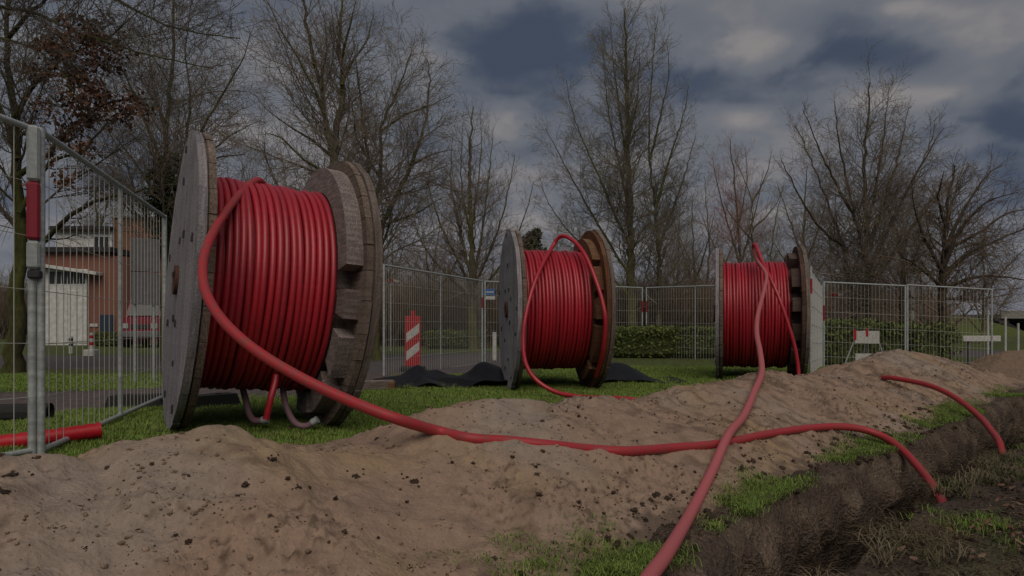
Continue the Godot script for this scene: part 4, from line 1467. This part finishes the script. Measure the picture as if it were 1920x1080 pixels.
func fences() -> void:
	var a := P(77, 845, 4.2)
	var b := P(309, 742, 7.5)
	var p := panel("mesh panel with red and white sleeve between the corner post and the big drum", a, b, 1.98, 0.125, true, 1, [], 0.0225)
	for e in [["sleeve", "band_white", 1.66, 2.0], ["sleeve", "band_red", 1.3, 1.655], ["sleeve", "band_white", 1.12, 1.295]]:
		var m := MB.new()
		m.box(Vector3(-0.03, (e[2] + e[3]) / 2.0, -0.03), Vector3(0.088, e[3] - e[2], 0.07), 0.03, Basis(Vector3.UP, 0.3))
		put(e[0], m.mesh(), M[e[1]], p)
	part_box(p, "clamp", M.iron, Vector3(-0.02, 1.09, -0.02), Vector3(0.09, 0.05, 0.07), 0.008)
	panel("nearest mesh panel leading from the corner post out of view past the camera", P(60, 845, 4.17) , P(60, 845, 4.17) + Vector3(-0.5, 0.12, 3.4), 1.98, 0.125, true, 1, [], 0.0225)
	panel("mesh panel behind the striped beacon, sloping away from the big drum", Vector3(-2.27, 0.0, -12.0), Vector3(-0.72, 0.0, -16.4), 2.0, 0.085, true, 1, [["red_band", "band_red", 4.665, 1.35, 1.6]])
	panel("mesh panel just behind the grey flange of the middle drum", Vector3(-0.66, 0.0, -16.55), Vector3(1.52, 0.0, -18.05), 2.0, 0.085)
	panel("mesh panel between the orange flange and the pair of red-banded posts", Vector3(1.56, 0.0, -18.08), Vector3(3.75, 0.0, -19.5), 2.0, 0.085, true, 1, [["red_band", "band_red", 2.61, 1.3, 1.62]])
	panel("mesh panel in front of the long hedge, ending behind the farthest drum", Vector3(3.87, 0.0, -19.5), Vector3(6.0, -0.05, -17.0), 2.0, 0.085, true, 1, [["red_band", "band_red", 0.0, 1.3, 1.62]])
	panel("mesh panel mostly hidden behind the farthest drum", Vector3(6.02, -0.05, -16.95), Vector3(7.0, -0.1, -15.6), 2.0, 0.085)
	var f := panel("mesh panel seen end-on right beside the farthest drum like a grey strip", Vector3(5.38, -0.05, -12.2), Vector3(7.04, -0.15, -15.4), 2.02, 0.07, false, 3, [["red_band", "band_red", 0.0, 1.55, 1.82]], 0.026)
	f.set_meta("category", "fence")
	panel("wide mesh panel before the white trestle sign and lamp post", Vector3(7.1, -0.12, -15.42), Vector3(9.0, -0.2, -15.5), 2.03, 0.085, true, 0, [["red_band", "band_red", 0.0, 1.15, 1.5]])
	panel("last mesh panel, ending in the single post by the dark earth heap", Vector3(9.05, -0.2, -15.5), Vector3(11.05, -0.3, -15.6), 2.05, 0.085, true, 0)
	for q in [["black rubber fence foot on the grass between the corner fence and the big drum", P(268, 765, 7.4), 0.2], ["black rubber fence foot seen under the coil of the big drum", P(384, 768, 7.3), 0.9]]:
		var t := thing("rubber_ballast", q[0], "ballast block", Vector3(q[1].x, base_ground(q[1].x, -q[1].z) + 0.01, q[1].z), q[2], "rubber feet of the site fence")
		var bm := MB.new()
		bm.prism(PackedVector3Array([Vector3(-0.36, 0, 0.11), Vector3(0.36, 0, 0.11), Vector3(0.31, 0.14, 0.11), Vector3(-0.31, 0.14, 0.11)]), Vector3(0, 0, -0.22))
		put("block", bm.mesh(), M.rubber, t)
		for x in [-0.15, 0.15]:
			part_rod(t, "socket", M.iron, Vector3(x, 0.13, 0), Vector3(x, 0.152, 0), 0.03, 12)


# ---------------------------------------------------------------- signs and posts
func signs() -> void:
	# striped beacon
	var base := Vector3(P(774, 0, 13.4).x, 0.0, -13.4)
	base.y = base_ground(base.x, 13.4) + 0.03
	var t := thing("warning_beacon", "red and white diagonally striped warning beacon on the road edge", "beacon", base, 0.12)
	part_box(t, "foot", M.rubber, Vector3(0, 0.04, 0), Vector3(0.5, 0.09, 0.3), 0.02)
	part_box(t, "board", M.red, Vector3(0, 0.58, 0), Vector3(0.31, 1.0, 0.05), 0.012)
	part_box(t, "handle", M.red, Vector3(0, 1.12, 0), Vector3(0.09, 0.13, 0.045), 0.015)
	for i in 3:
		var y := 0.2 + i * 0.36
		var m := MB.new()
		var top := 1.04
		var lo := [Vector3(-0.125, y, 0.0255), Vector3(0.125, y + 0.2, 0.0255), Vector3(0.125, minf(y + 0.38, top), 0.0255), Vector3(-0.125, minf(y + 0.18, top), 0.0255)]
		if i == 2:
			continue
		m.prism(PackedVector3Array(lo), Vector3(0, 0, 0.003))
		put("stripe", m.mesh(), M.white, t)
	# grey sign backs beside the big drum
	var g := thing("sign_board", "grey back of a two-panel road sign just behind the fence beside the big drum", "sign", Vector3(P(272, 0, 11.0).x, 0, -11.0), 0.75)
	part_box(g, "panel", M.grey, Vector3(0, 2.07, 0), Vector3(0.44, 0.54, 0.03), 0.01)
	part_box(g, "panel", M.grey, Vector3(0.01, 1.53, 0), Vector3(0.42, 0.52, 0.03), 0.01)
	for x in [-0.14, 0.14]:
		part_rod(g, "pole", M.zinc, Vector3(x, -0.1, -0.04), Vector3(x, 2.3, -0.04), 0.022)
	# trestle sign
	var s := thing("trestle_sign", "white road works board with red corners standing on splayed grey legs behind the fence", "sign", Vector3(P(1624, 0, 16.2).x, -0.18, -16.2), -0.1)
	part_box(s, "board", M.white, Vector3(0, 0.82, 0.04), Vector3(0.56, 0.3, 0.03), 0.006)
	part_box(s, "board", M.white, Vector3(-0.02, 0.28, 0.05), Vector3(0.5, 0.3, 0.03), 0.006)
	part_box(s, "red_corner", M.red, Vector3(-0.28, 0.88, 0.058), Vector3(0.07, 0.25, 0.012), 0.003)
	part_box(s, "red_corner", M.red, Vector3(0.0, 0.93, 0.058), Vector3(0.06, 0.18, 0.012), 0.003)
	for q in [[-0.2, -0.55], [0.22, 0.5], [-0.12, 0.3], [0.15, -0.1]]:
		part_rod(s, "leg", M.zinc, Vector3(q[0], 0.95, 0.0), Vector3(q[1], 0.0, 0.0 if absf(q[1]) > 0.4 else -0.4), 0.016)
	# lamp post
	var l := thing("lamp_post", "thin pale lamp post with small dark head behind the right fence", "lamp post", Vector3(P(1711, 0, 19.0).x, -0.3, -19.0))
	part_rod(l, "pole", M.white, Vector3(0, 0, 0), Vector3(0, 2.68, 0), 0.038)
	part_rod(l, "lamp_head", M.iron, Vector3(0, 2.68, 0), Vector3(0, 2.82, 0), 0.06, 12)
	# white guard beam and slim posts at the right
	var w := thing("guard_beam", "white horizontal guard beam on short grey posts beside the far path", "barrier", Vector3(P(1839, 0, 17.5).x, -0.3, -17.5), 0.04)
	part_box(w, "beam", M.white, Vector3(0, 0.88, 0.03), Vector3(1.0, 0.15, 0.04), 0.01)
	for x in [-0.3, 0.3]:
		part_box(w, "post", M.grey, Vector3(x, 0.4, -0.02), Vector3(0.06, 0.9, 0.06), 0.008)
	for q in [[1852, 575, 23.0, "slim white marker post just behind the last fence post"], [1885, 594, 23.5, "slim white marker post before the bridge mouth, inner of two"], [1909, 606, 24.5, "slim white marker post before the bridge mouth, outer of two"]]:
		var pt := P(q[0], q[1], q[2])
		var mk := thing("marker_post", q[3], "post", Vector3(pt.x, -0.3, pt.z), 0.0, "slim white posts along the far path")
		part_rod(mk, "shaft", M.white, Vector3(0, 0, 0), Vector3(0, pt.y + 0.3, 0), 0.04)
		part_rod(mk, "foot", M.iron, Vector3(0, 0, 0), Vector3(0, 0.12, 0), 0.055)
	# street name sign
	var n := thing("street_sign", "small blue street name sign on a pole left of the middle drum", "sign", Vector3(P(917, 0, 20.0).x, 0, -20.0), 0.1)
	part_rod(n, "pole", M.zinc, Vector3(-0.2, 0, -0.03), Vector3(-0.2, 2.1, -0.03), 0.03)
	var pl := part_box(n, "plate", M.blue, Vector3(0, 1.9, 0), Vector3(0.34, 0.19, 0.02), 0.004)
	part_box(pl, "lettering", M.white, Vector3(0.0, 1.9, 0.011), Vector3(0.26, 0.035, 0.004), 0.001)
	part_box(n, "lower_plate", M.white, Vector3(0.02, 1.73, 0), Vector3(0.32, 0.1, 0.02), 0.004)
	for q in [[927, "white square post between the street sign and the middle drum", 622, 17.6]]:
		var pt := P(q[0], q[2], q[3])
		var mk := thing("white_post", q[1], "post", Vector3(pt.x, 0, pt.z))
		part_box(mk, "shaft", M.white, Vector3(0, pt.y / 2.0, 0), Vector3(0.1, pt.y, 0.1), 0.01)
		part_box(mk, "cap", M.navy, Vector3(0, pt.y + 0.02, 0), Vector3(0.12, 0.05, 0.12), 0.01)
	# red and white tags far off
	for q in [[732, 526, 24.0, "small red and white arrow sign above the fence left of the striped beacon"], [1566, 553, 26.0, "small red and white arrow sign among the trees behind the right fence"]]:
		var pt := P(q[0], q[1], q[2])
		var sg := thing("arrow_sign", q[3], "sign", Vector3(pt.x, 0, pt.z))
		part_rod(sg, "pole", M.zinc, Vector3(0, -0.3, -0.03), Vector3(0, pt.y + 0.05, -0.03), 0.025)
		part_box(sg, "plate", M.white, Vector3(0.06, pt.y, 0), Vector3(0.5, 0.11, 0.02), 0.003)
		part_box(sg, "red_end", M.red, Vector3(-0.04, pt.y, 0.011), Vector3(0.3, 0.1, 0.006), 0.001)
	# bollards by the brick house
	for q in [[172, 668, 625, "red and white banded bollard on a white foot before the brick house", true], [133, 664, 632, "short black and white bollard before the white garage front", false]]:
		var d: float = F * H / (q[1] - HZ)
		var b := P(q[0], q[1], d)
		var k: float = (q[1] - q[2]) / F * d
		var bo := thing("bollard", q[3], "bollard", Vector3(b.x, 0.02, b.z))
		part_rod(bo, "shaft", M.white, Vector3(0, 0, 0), Vector3(0, k, 0), 0.06, 14)
		for i in 2:
			var y := k * (0.45 + 0.3 * i)
			part_rod(bo, "band", M.red if q[4] else M.iron, Vector3(0, y, 0), Vector3(0, y + k * 0.14, 0), 0.063, 14)
		if q[4]:
			part_box(bo, "foot", M.white, Vector3(-0.02, 0.08, 0), Vector3(0.3, 0.2, 0.3), 0.02)


# ---------------------------------------------------------------- black sheets and beam
func tarp(label: String, x0: float, x1: float, d0: float, d1: float, height: Callable) -> void:
	var nx := 90
	var nz := 40
	var org := Vector3((x0 + x1) / 2.0, 0, -(d0 + d1) / 2.0)
	var top := PackedVector3Array()
	var low := PackedVector3Array()
	for j in nz:
		var v := j / float(nz - 1)
		for i in nx:
			var u := i / float(nx - 1)
			var x := lerpf(x0, x1, u)
			var d := lerpf(d0, d1, v) + 0.08 * nb.get_noise_2d(u * 160.0, 40.0) * (1.0 - v)
			var y: float = base_ground(x, d) + 0.025 + 0.8 * height.call(u, v) + 0.012 * na.get_noise_2d(u * 400.0, v * 180.0)
			top.append(Vector3(x, y, -d) - org)
			low.append(Vector3(x, y - 0.006, -d) - org)
	var m := MB.new()
	m.grid(top, nx)
	m.grid(low, nx, PackedColorArray(), true)
	for e in [0, nz - 1]:
		for i in nx - 1:
			var q: int = e * nx + i
			m.poly(PackedVector3Array([top[q], top[q + 1], low[q + 1], low[q]]), Vector3(0, 0, 1 if e == 0 else -1))
	var o := put("plastic_sheet", m.mesh(), M.tarp)
	o.position = org
	tag(o, label, "plastic sheet")


func sheets() -> void:
	tarp("long rumpled black plastic sheet on the grass between the big and the middle drum", -2.15, -0.06, 9.95, 11.6, func(u: float, v: float) -> float:
		var ridge := 0.3 * exp(-((u - 0.78) ** 2) / 0.012 - ((v - 0.72) ** 2) / 0.05)
		ridge += 0.2 * exp(-((u - 0.93) ** 2) / 0.01 - ((v - 0.5) ** 2) / 0.1)
		ridge += 0.17 * exp(-((u - 0.08 - 0.3 * v) ** 2) / 0.008) + 0.08 * exp(-((u - 0.45 + 0.2 * v) ** 2) / 0.006)
		ridge += 0.1 * exp(-((v - 0.3 - 0.35 * sin(u * 5.0)) ** 2) / 0.01) * (0.4 + u)
		return ridge + 0.1 * v * ss(0.3, 0.8, u) + 0.03 * sin(u * 19.0 + v * 5.0) * v)
	tarp("humped black plastic sheet on the grass right of the middle drum", 1.35, 2.78, 10.7, 11.9, func(u: float, v: float) -> float:
		return 0.36 * exp(-((u - 0.3) ** 2) / 0.07 - ((v - 0.6) ** 2) / 0.2) * ss(1.0, 0.75, u) * ss(-0.05, 0.1, u) + 0.02 * sin(u * 14.0))
	var g := base_ground(-2.0, 9.7)
	var t := thing("timber_beam", "short brown timber beam lying under the edge of the long black sheet", "beam", Vector3(-1.95, g, -9.75), 0.1)
	part_box(t, "beam", M.block[1], Vector3(0, 0.08, 0), Vector3(0.5, 0.14, 0.16), 0.012)
	part_box(t, "packing", M.block_orange[0], Vector3(0.22, 0.075, 0.05), Vector3(0.1, 0.11, 0.2), 0.01)
	# black thing by the left edge
	var bt := P(20, 798, 6.1)
	var tr := thing("rubber_mat", "dark rolled rubber mat on the footpath behind the fence corner", "mat", Vector3(bt.x, base_ground(bt.x, 6.1) + 0.02, bt.z), 0.2)
	var m := MB.new()
	var p := PackedVector3Array()
	for i in 40:
		var a := i * 0.5
		p.append(Vector3(0, 0.075 + (0.015 + 0.0028 * i / 1.2) * sin(a), (0.015 + 0.0028 * i / 1.2) * cos(a)))
	for i in p.size() - 1:
		m.prism(PackedVector3Array([p[i] + Vector3(-0.3, 0, 0), p[i + 1] + Vector3(-0.3, 0, 0), p[i + 1] * Vector3(1, 0.96, 1) + Vector3(-0.3, 0, 0)]), Vector3(0.62, 0, 0))
	put("roll", m.mesh(), M.rubber, tr)


# ---------------------------------------------------------------- clods, litter
func lump(seed_: int, rough := 0.35) -> ArrayMesh:
	var m := MB.new()
	var n := FastNoiseLite.new()
	n.seed = seed_
	n.frequency = 1.3
	n.fractal_octaves = 3
	var p := PackedVector3Array()
	for i in 13:
		var a := PI * i / 12.0
		for j in 19:
			var b := TAU * j / 18.0
			var q := Vector3(sin(a) * cos(b), cos(a), sin(a) * sin(b))
			p.append(q * (1.0 + rough * 1.6 * n.get_noise_3dv(q * 1.2) + rough * 0.6 * n.get_noise_3dv(q * 4.0)) * Vector3(1, 0.65, 0.85))
	m.grid(p, 19)
	if m.n[6 * 19 + 4].dot(p[6 * 19 + 4]) < 0.0:
		m = MB.new()
		m.grid(p, 19, PackedColorArray(), true)
	return m.mesh()


func small_things() -> void:
	var shapes := [lump(1, 0.6), lump(2, 0.7), lump(3, 0.6), lump(4, 0.7), lump(5, 0.8)]
	# the larger clods that can be told apart
	var big := [[22, 893, 17], [8, 925, 14], [555, 917, 13], [665, 895, 15], [775, 905, 16], [238, 942, 8], [103, 992, 9], [160, 1030, 9], [245, 1035, 8], [832, 993, 9], [925, 1050, 13], [1098, 1035, 14], [765, 1068, 12], [250, 1068, 9], [330, 1004, 7], [1085, 952, 8], [512, 862, 11], [1420, 912, 12], [1010, 872, 7], [1230, 812, 8], [445, 930, 7], [700, 960, 6]]
	var cluster := []
	for q in big:
		var at := on_surface(q[0], q[1])
		var s: float = 0.6 * q[2] / F * -at.z
		for j in 6:
			var off := Vector2.from_angle(rng.randf() * TAU) * s * rng.randf_range(0.8, 3.2)
			var k := s * rng.randf_range(0.08, 0.34)
			cluster.append(Transform3D(Basis.from_euler(Vector3(rng.randf(), rng.randf() * TAU, rng.randf())).scaled(Vector3.ONE * k), Vector3(at.x + off.x, surface(at.x + off.x, -at.z - off.y) + k * 0.2, at.z + off.y)))
		var o := put("soil_clod", shapes[rng.randi() % 5], M.clod)
		o.position = at + Vector3(0, s * 0.08, 0)
		o.basis = Basis(Vector3.UP, rng.randf() * TAU).scaled(Vector3(s, s * rng.randf_range(0.6, 0.95), s))
		tag(o, "dark crumbly clod of soil lying on the sand bank", "soil clod", "larger soil clods on the sand")
	var places := cluster
	var tints := []
	for i in cluster.size():
		tints.append(Color(1, 1, 1))
	while places.size() < 1000:
		var t := rng.randf_range(0.3, 15.0)
		if rng.randf() > 1.25 - t / 15.0:
			continue
		var s := rng.randf_range(-3.3, -1.6)
		if nb.get_noise_2d(s * 95.0, t * 70.0 + 400.0) < rng.randf_range(-0.35, 0.3):
			continue
		var h := bank(s, t)
		if h < 0.0:
			continue
		var x := (s + t) * Q
		var d := (t - s) * Q
		var k := 0.003 + 0.011 * pow(rng.randf(), 3.0)
		places.append(Transform3D(Basis.from_euler(Vector3(rng.randf() * 0.6, rng.randf() * TAU, rng.randf() * 0.6)).scaled(Vector3.ONE * k), Vector3(x, base_ground(x, d) + h + k * 0.2, -d)))
		var l := rng.randf_range(0.8, 1.6)
		tints.append(Color(l * 1.1, l, l * 0.95))
	stuff("soil_crumbs", shapes[1], M.clod, places, tints)
	# crumbs of the sand itself
	places = []
	tints = []
	while places.size() < 6000:
		var t := 0.3 + 9.0 * pow(rng.randf(), 1.6)
		var s := rng.randf_range(-3.4, -1.65)
		if nb.get_noise_2d(s * 110.0 + 60.0, t * 90.0) < rng.randf_range(-0.4, 0.5):
			continue
		var h := bank(s, t)
		if h < 0.01:
			continue
		var x := (s + t) * Q
		var d := (t - s) * Q
		var k := 0.002 + 0.0075 * pow(rng.randf(), 5.0)
		places.append(Transform3D(Basis.from_euler(Vector3(rng.randf(), rng.randf() * TAU, rng.randf())).scaled(Vector3.ONE * k), Vector3(x, base_ground(x, d) + h + k * 0.15, -d)))
		tints.append([Color(0.37, 0.265, 0.2), Color(0.33, 0.235, 0.17), Color(0.41, 0.3, 0.225), Color(0.24, 0.17, 0.125)][rng.randi() % 4])
	stuff("sand_crumbs", shapes[3], M.sand, places, tints)
	# lumps on the far bank and on the near earth
	places = []
	tints = []
	for i in 5200:
		var t := rng.randf_range(1.2, 9.0)
		var s := rng.randf_range(-0.85, 1.2)
		if i % 5 == 0:
			s = edge_left(t) + rng.randf_range(-0.35, 0.06)
		var x := (s + t) * Q
		var d := (t - s) * Q
		var k := 0.004 + 0.018 * pow(rng.randf(), 4.0)
		places.append(Transform3D(Basis.from_euler(Vector3(rng.randf(), rng.randf() * TAU, rng.randf())).scaled(Vector3.ONE * k), Vector3(x, surface(x, d) + k * 0.25, -d)))
		var l := rng.randf_range(0.7, 1.3)
		tints.append(Color(l, l, l))
	stuff("earth_lumps", shapes[2], M.clod, places, tints)
	# fallen leaves
	var lm := MB.new()
	lm.grid(PackedVector3Array([Vector3(-1, 0.25, -0.5), Vector3(0, 0, -0.65), Vector3(1, 0.2, -0.3), Vector3(-1.2, 0.3, 0), Vector3(0, 0.08, 0), Vector3(1.35, 0.32, 0), Vector3(-0.9, 0.15, 0.5), Vector3(0, 0.1, 0.6), Vector3(1, 0.1, 0.35)]), 3)
	places = []
	tints = []
	for i in 1100:
		var t := rng.randf_range(1.5, 8.0)
		var s := rng.randf_range(-0.8, 0.9)
		if i < 260:
			t = 4.1 + rng.randfn() * 0.5
			s = -0.45 + rng.randfn() * 0.16
		elif i > 620:
			s = rng.randf_range(-6.5, -4.2)
			t = rng.randf_range(-0.5, 8.0)
		var x := (s + t) * Q
		var d := (t - s) * Q
		var k := rng.randf_range(0.007, 0.017)
		places.append(Transform3D(Basis.from_euler(Vector3(rng.randfn() * 0.4, rng.randf() * TAU, rng.randfn() * 0.4)).scaled(Vector3.ONE * k), Vector3(x, base_ground(x, d) + 0.035, -d)))
		tints.append([Color(0.17, 0.085, 0.055), Color(0.13, 0.07, 0.045), Color(0.2, 0.12, 0.085), Color(0.1, 0.06, 0.042)][rng.randi() % 4])
	stuff("leaf_litter", lm.mesh(), M.leaf, places, tints)


# ---------------------------------------------------------------- grass
func tuft(n: int, spread_: float, hgt: float, lean: float) -> ArrayMesh:
	var m := MB.new()
	for i in n:
		var a := rng.randf() * TAU
		var root := Vector3(cos(a), 0, sin(a)) * spread_ * sqrt(rng.randf())
		var b := rng.randf() * TAU
		var out := Vector3(cos(b), 0, sin(b))
		var side := Vector3(-out.z, 0, out.x) * 0.0022
		var h := hgt * rng.randf_range(0.5, 1.1)
		var l := lean * rng.randf_range(0.3, 1.2)
		var mid := root + out * h * l * 0.35 + Vector3.UP * h * 0.6
		var tip := root + out * h * l + Vector3.UP * h * (1.0 - 0.25 * l)
		var nn := side.cross(tip - root).normalized()
		var k := rng.randf_range(0.75, 1.25)
		var col := Color(k, k, k)
		m.poly(PackedVector3Array([root - side, root + side, mid + side * 0.8, mid - side * 0.8]), nn, col)
		m.poly(PackedVector3Array([mid - side * 0.8, mid + side * 0.8, tip]), nn, col)
	return m.mesh()


func grass() -> void:
	var short_ := tuft(22, 0.06, 0.05, 0.8)
	var long_ := tuft(13, 0.06, 0.06, 1.3)
	var dry := tuft(22, 0.06, 0.1, 2.4)
	var greens := [Color(0.18, 0.27, 0.05), Color(0.21, 0.3, 0.06), Color(0.15, 0.23, 0.045), Color(0.25, 0.29, 0.09), Color(0.27, 0.25, 0.12)]
	var places := []
	var tints := []
	# lawn round the drums
	while places.size() < 42000:
		var d := 3.6 + 11.5 * pow(rng.randf(), 1.5)
		var px := rng.randf_range(-60, 1720)
		var x := (px - 960.0) / F * d
		var s := (x - d) * Q
		var t := (x + d) * Q
		if s > -3.6 or bank(s, t) > 0.0:
			continue
		var pathy := d - (7.2 + maxf(0.0, x + 5.0) * 1.4)
		if x < -2.2 and pathy > -0.6 and pathy < 2.6 and rng.randf() < 0.985:
			continue
		if nb.get_noise_2d(s * 45.0 + 40.0, t * 45.0) > rng.randf_range(0.15, 0.6):
			continue
		if d > 12.6 and x < 0.6:
			continue
		var k := rng.randf_range(0.7, 1.3)
		places.append(Transform3D(Basis(Vector3.UP, rng.randf() * TAU).scaled(Vector3(k, k * rng.randf_range(0.6, 1.3), k)), Vector3(x, base_ground(x, d) - 0.005, -d)))
		tints.append(greens[mini(4, int(absf(rng.randfn()) * 1.8))] * rng.randf_range(0.85, 1.15))
	stuff("grass", short_, M.blade, places, tints)
	# turf strip along the trench lip and patches on the near side
	places = []
	tints = []
	for i in 30000:
		var t := rng.randf_range(1.0, 12.0)
		var s := rng.randf_range(-2.0, -1.3)
		var el := edge_left(t)
		if s > el + 0.05 * rng.randf() or bank(s, t) > 0.01 + 0.11 * rng.randf() * rng.randf():
			continue
		if na.get_noise_2d(s * 110.0 + 77.0, t * 75.0) < rng.randf_range(-0.16, 0.58) - 0.18 * (1.0 - ss(1.8, 3.0, t)):
			continue
		var x := (s + t) * Q
		var d := (t - s) * Q
		var k := rng.randf_range(0.3, 0.8)
		places.append(Transform3D(Basis(Vector3.UP, rng.randf() * TAU).scaled(Vector3(k * 1.2, k, k * 1.2)), Vector3(x, surface(x, d) - 0.006, -d)))
		tints.append(greens[mini(4, int(absf(rng.randfn()) * 1.5))] * rng.randf_range(0.7, 1.1))
	for i in 16000:
		var t := rng.randf_range(1.6, 10.0)
		var s := rng.randf_range(-0.95, 1.2)
		if na.get_noise_2d(s * 90.0 + 170.0, t * 90.0) < rng.randf_range(0.22, 0.7):
			continue
		var x := (s + t) * Q
		var d := (t - s) * Q
		var k := rng.randf_range(0.5, 1.0)
		places.append(Transform3D(Basis(Vector3.UP, rng.randf() * TAU).scaled(Vector3(k, k, k)), Vector3(x, base_ground(x, d), -d)))
		tints.append(greens[mini(4, int(absf(rng.randfn()) * 2.2))] * rng.randf_range(0.6, 1.0))
	stuff("turf", long_, M.blade, places, tints)
	# dead grass hanging over the near lip
	places = []
	tints = []
	for i in 260:
		var t := rng.randf_range(1.4, 9.0)
		var s: float = edge_right(t) + rng.randf_range(-0.03, 0.5) * rng.randf()
		if na.get_noise_2d(s * 60.0 + 270.0, t * 90.0) < rng.randf_range(-0.3, 0.3):
			continue
		var x := (s + t) * Q
		var d := (t - s) * Q
		var k := rng.randf_range(0.6, 1.2)
		places.append(Transform3D(Basis(Vector3.UP, rng.randf() * TAU).scaled(Vector3(k, k, k)), Vector3(x, base_ground(x, d), -d)))
		tints.append([Color(0.16, 0.125, 0.07), Color(0.11, 0.1, 0.045), Color(0.2, 0.16, 0.1), Color(0.07, 0.09, 0.025)][rng.randi() % 4])
	stuff("dry_grass", dry, M.blade, places, tints)
	var rm := MB.new()
	for i in 420:
		var t := rng.randf_range(1.6, 10.0)
		var s := edge_left(t) + rng.randf_range(-0.01, 0.1)
		var q := Vector3((s + t) * Q, base_ground((s + t) * Q, (t - s) * Q) - rng.randf_range(0.0, 0.25), -(t - s) * Q)
		var p := PackedVector3Array()
		var rr := PackedFloat32Array()
		var g := Vector3(0.5 + rng.randfn() * 0.3, -0.6 + rng.randfn() * 0.4, 0.5 + rng.randfn() * 0.3).normalized()
		for j in 5:
			p.append(q)
			rr.append(0.0022 - 0.0004 * j)
			g = (g + Vector3(rng.randfn() * 0.4, -0.3 + rng.randfn() * 0.3, rng.randfn() * 0.4)).normalized()
			q += g * rng.randf_range(0.015, 0.04)
		rm.tube(p, rr, 3, [Color(0.2, 0.15, 0.1), Color(0.13, 0.095, 0.065), Color(0.27, 0.21, 0.15)][i % 3], false)
	put("root_strands", rm.mesh(), M.twig).set_meta("kind", "stuff")
	# one dense dead clump with roots at the lip
	var c := on_surface(1715, 1015)
	var cl := thing("dead_grass_clump", "clump of dead matted grass and roots on the near lip of the trench", "grass clump", c)
	var m := MB.new()
	for i in 260:
		var a := rng.randf() * TAU
		var p := PackedVector3Array()
		var rr := PackedFloat32Array()
		var q := Vector3(cos(a), 0, sin(a)) * 0.16 * sqrt(rng.randf())
		var g := Vector3(rng.randfn(), 1.2, rng.randfn()).normalized()
		for j in 6:
			p.append(q)
			rr.append(0.0016)
			g = (g + Vector3(rng.randfn() * 0.35, -0.32, rng.randfn() * 0.35)).normalized()
			q += g * rng.randf_range(0.02, 0.04)
		m.tube(p, rr, 3, [Color(0.12, 0.09, 0.05), Color(0.16, 0.125, 0.08), Color(0.08, 0.06, 0.035)][i % 3], false)
	put("stalks", m.mesh(), M.twig, cl).set_meta("kind", "stuff")
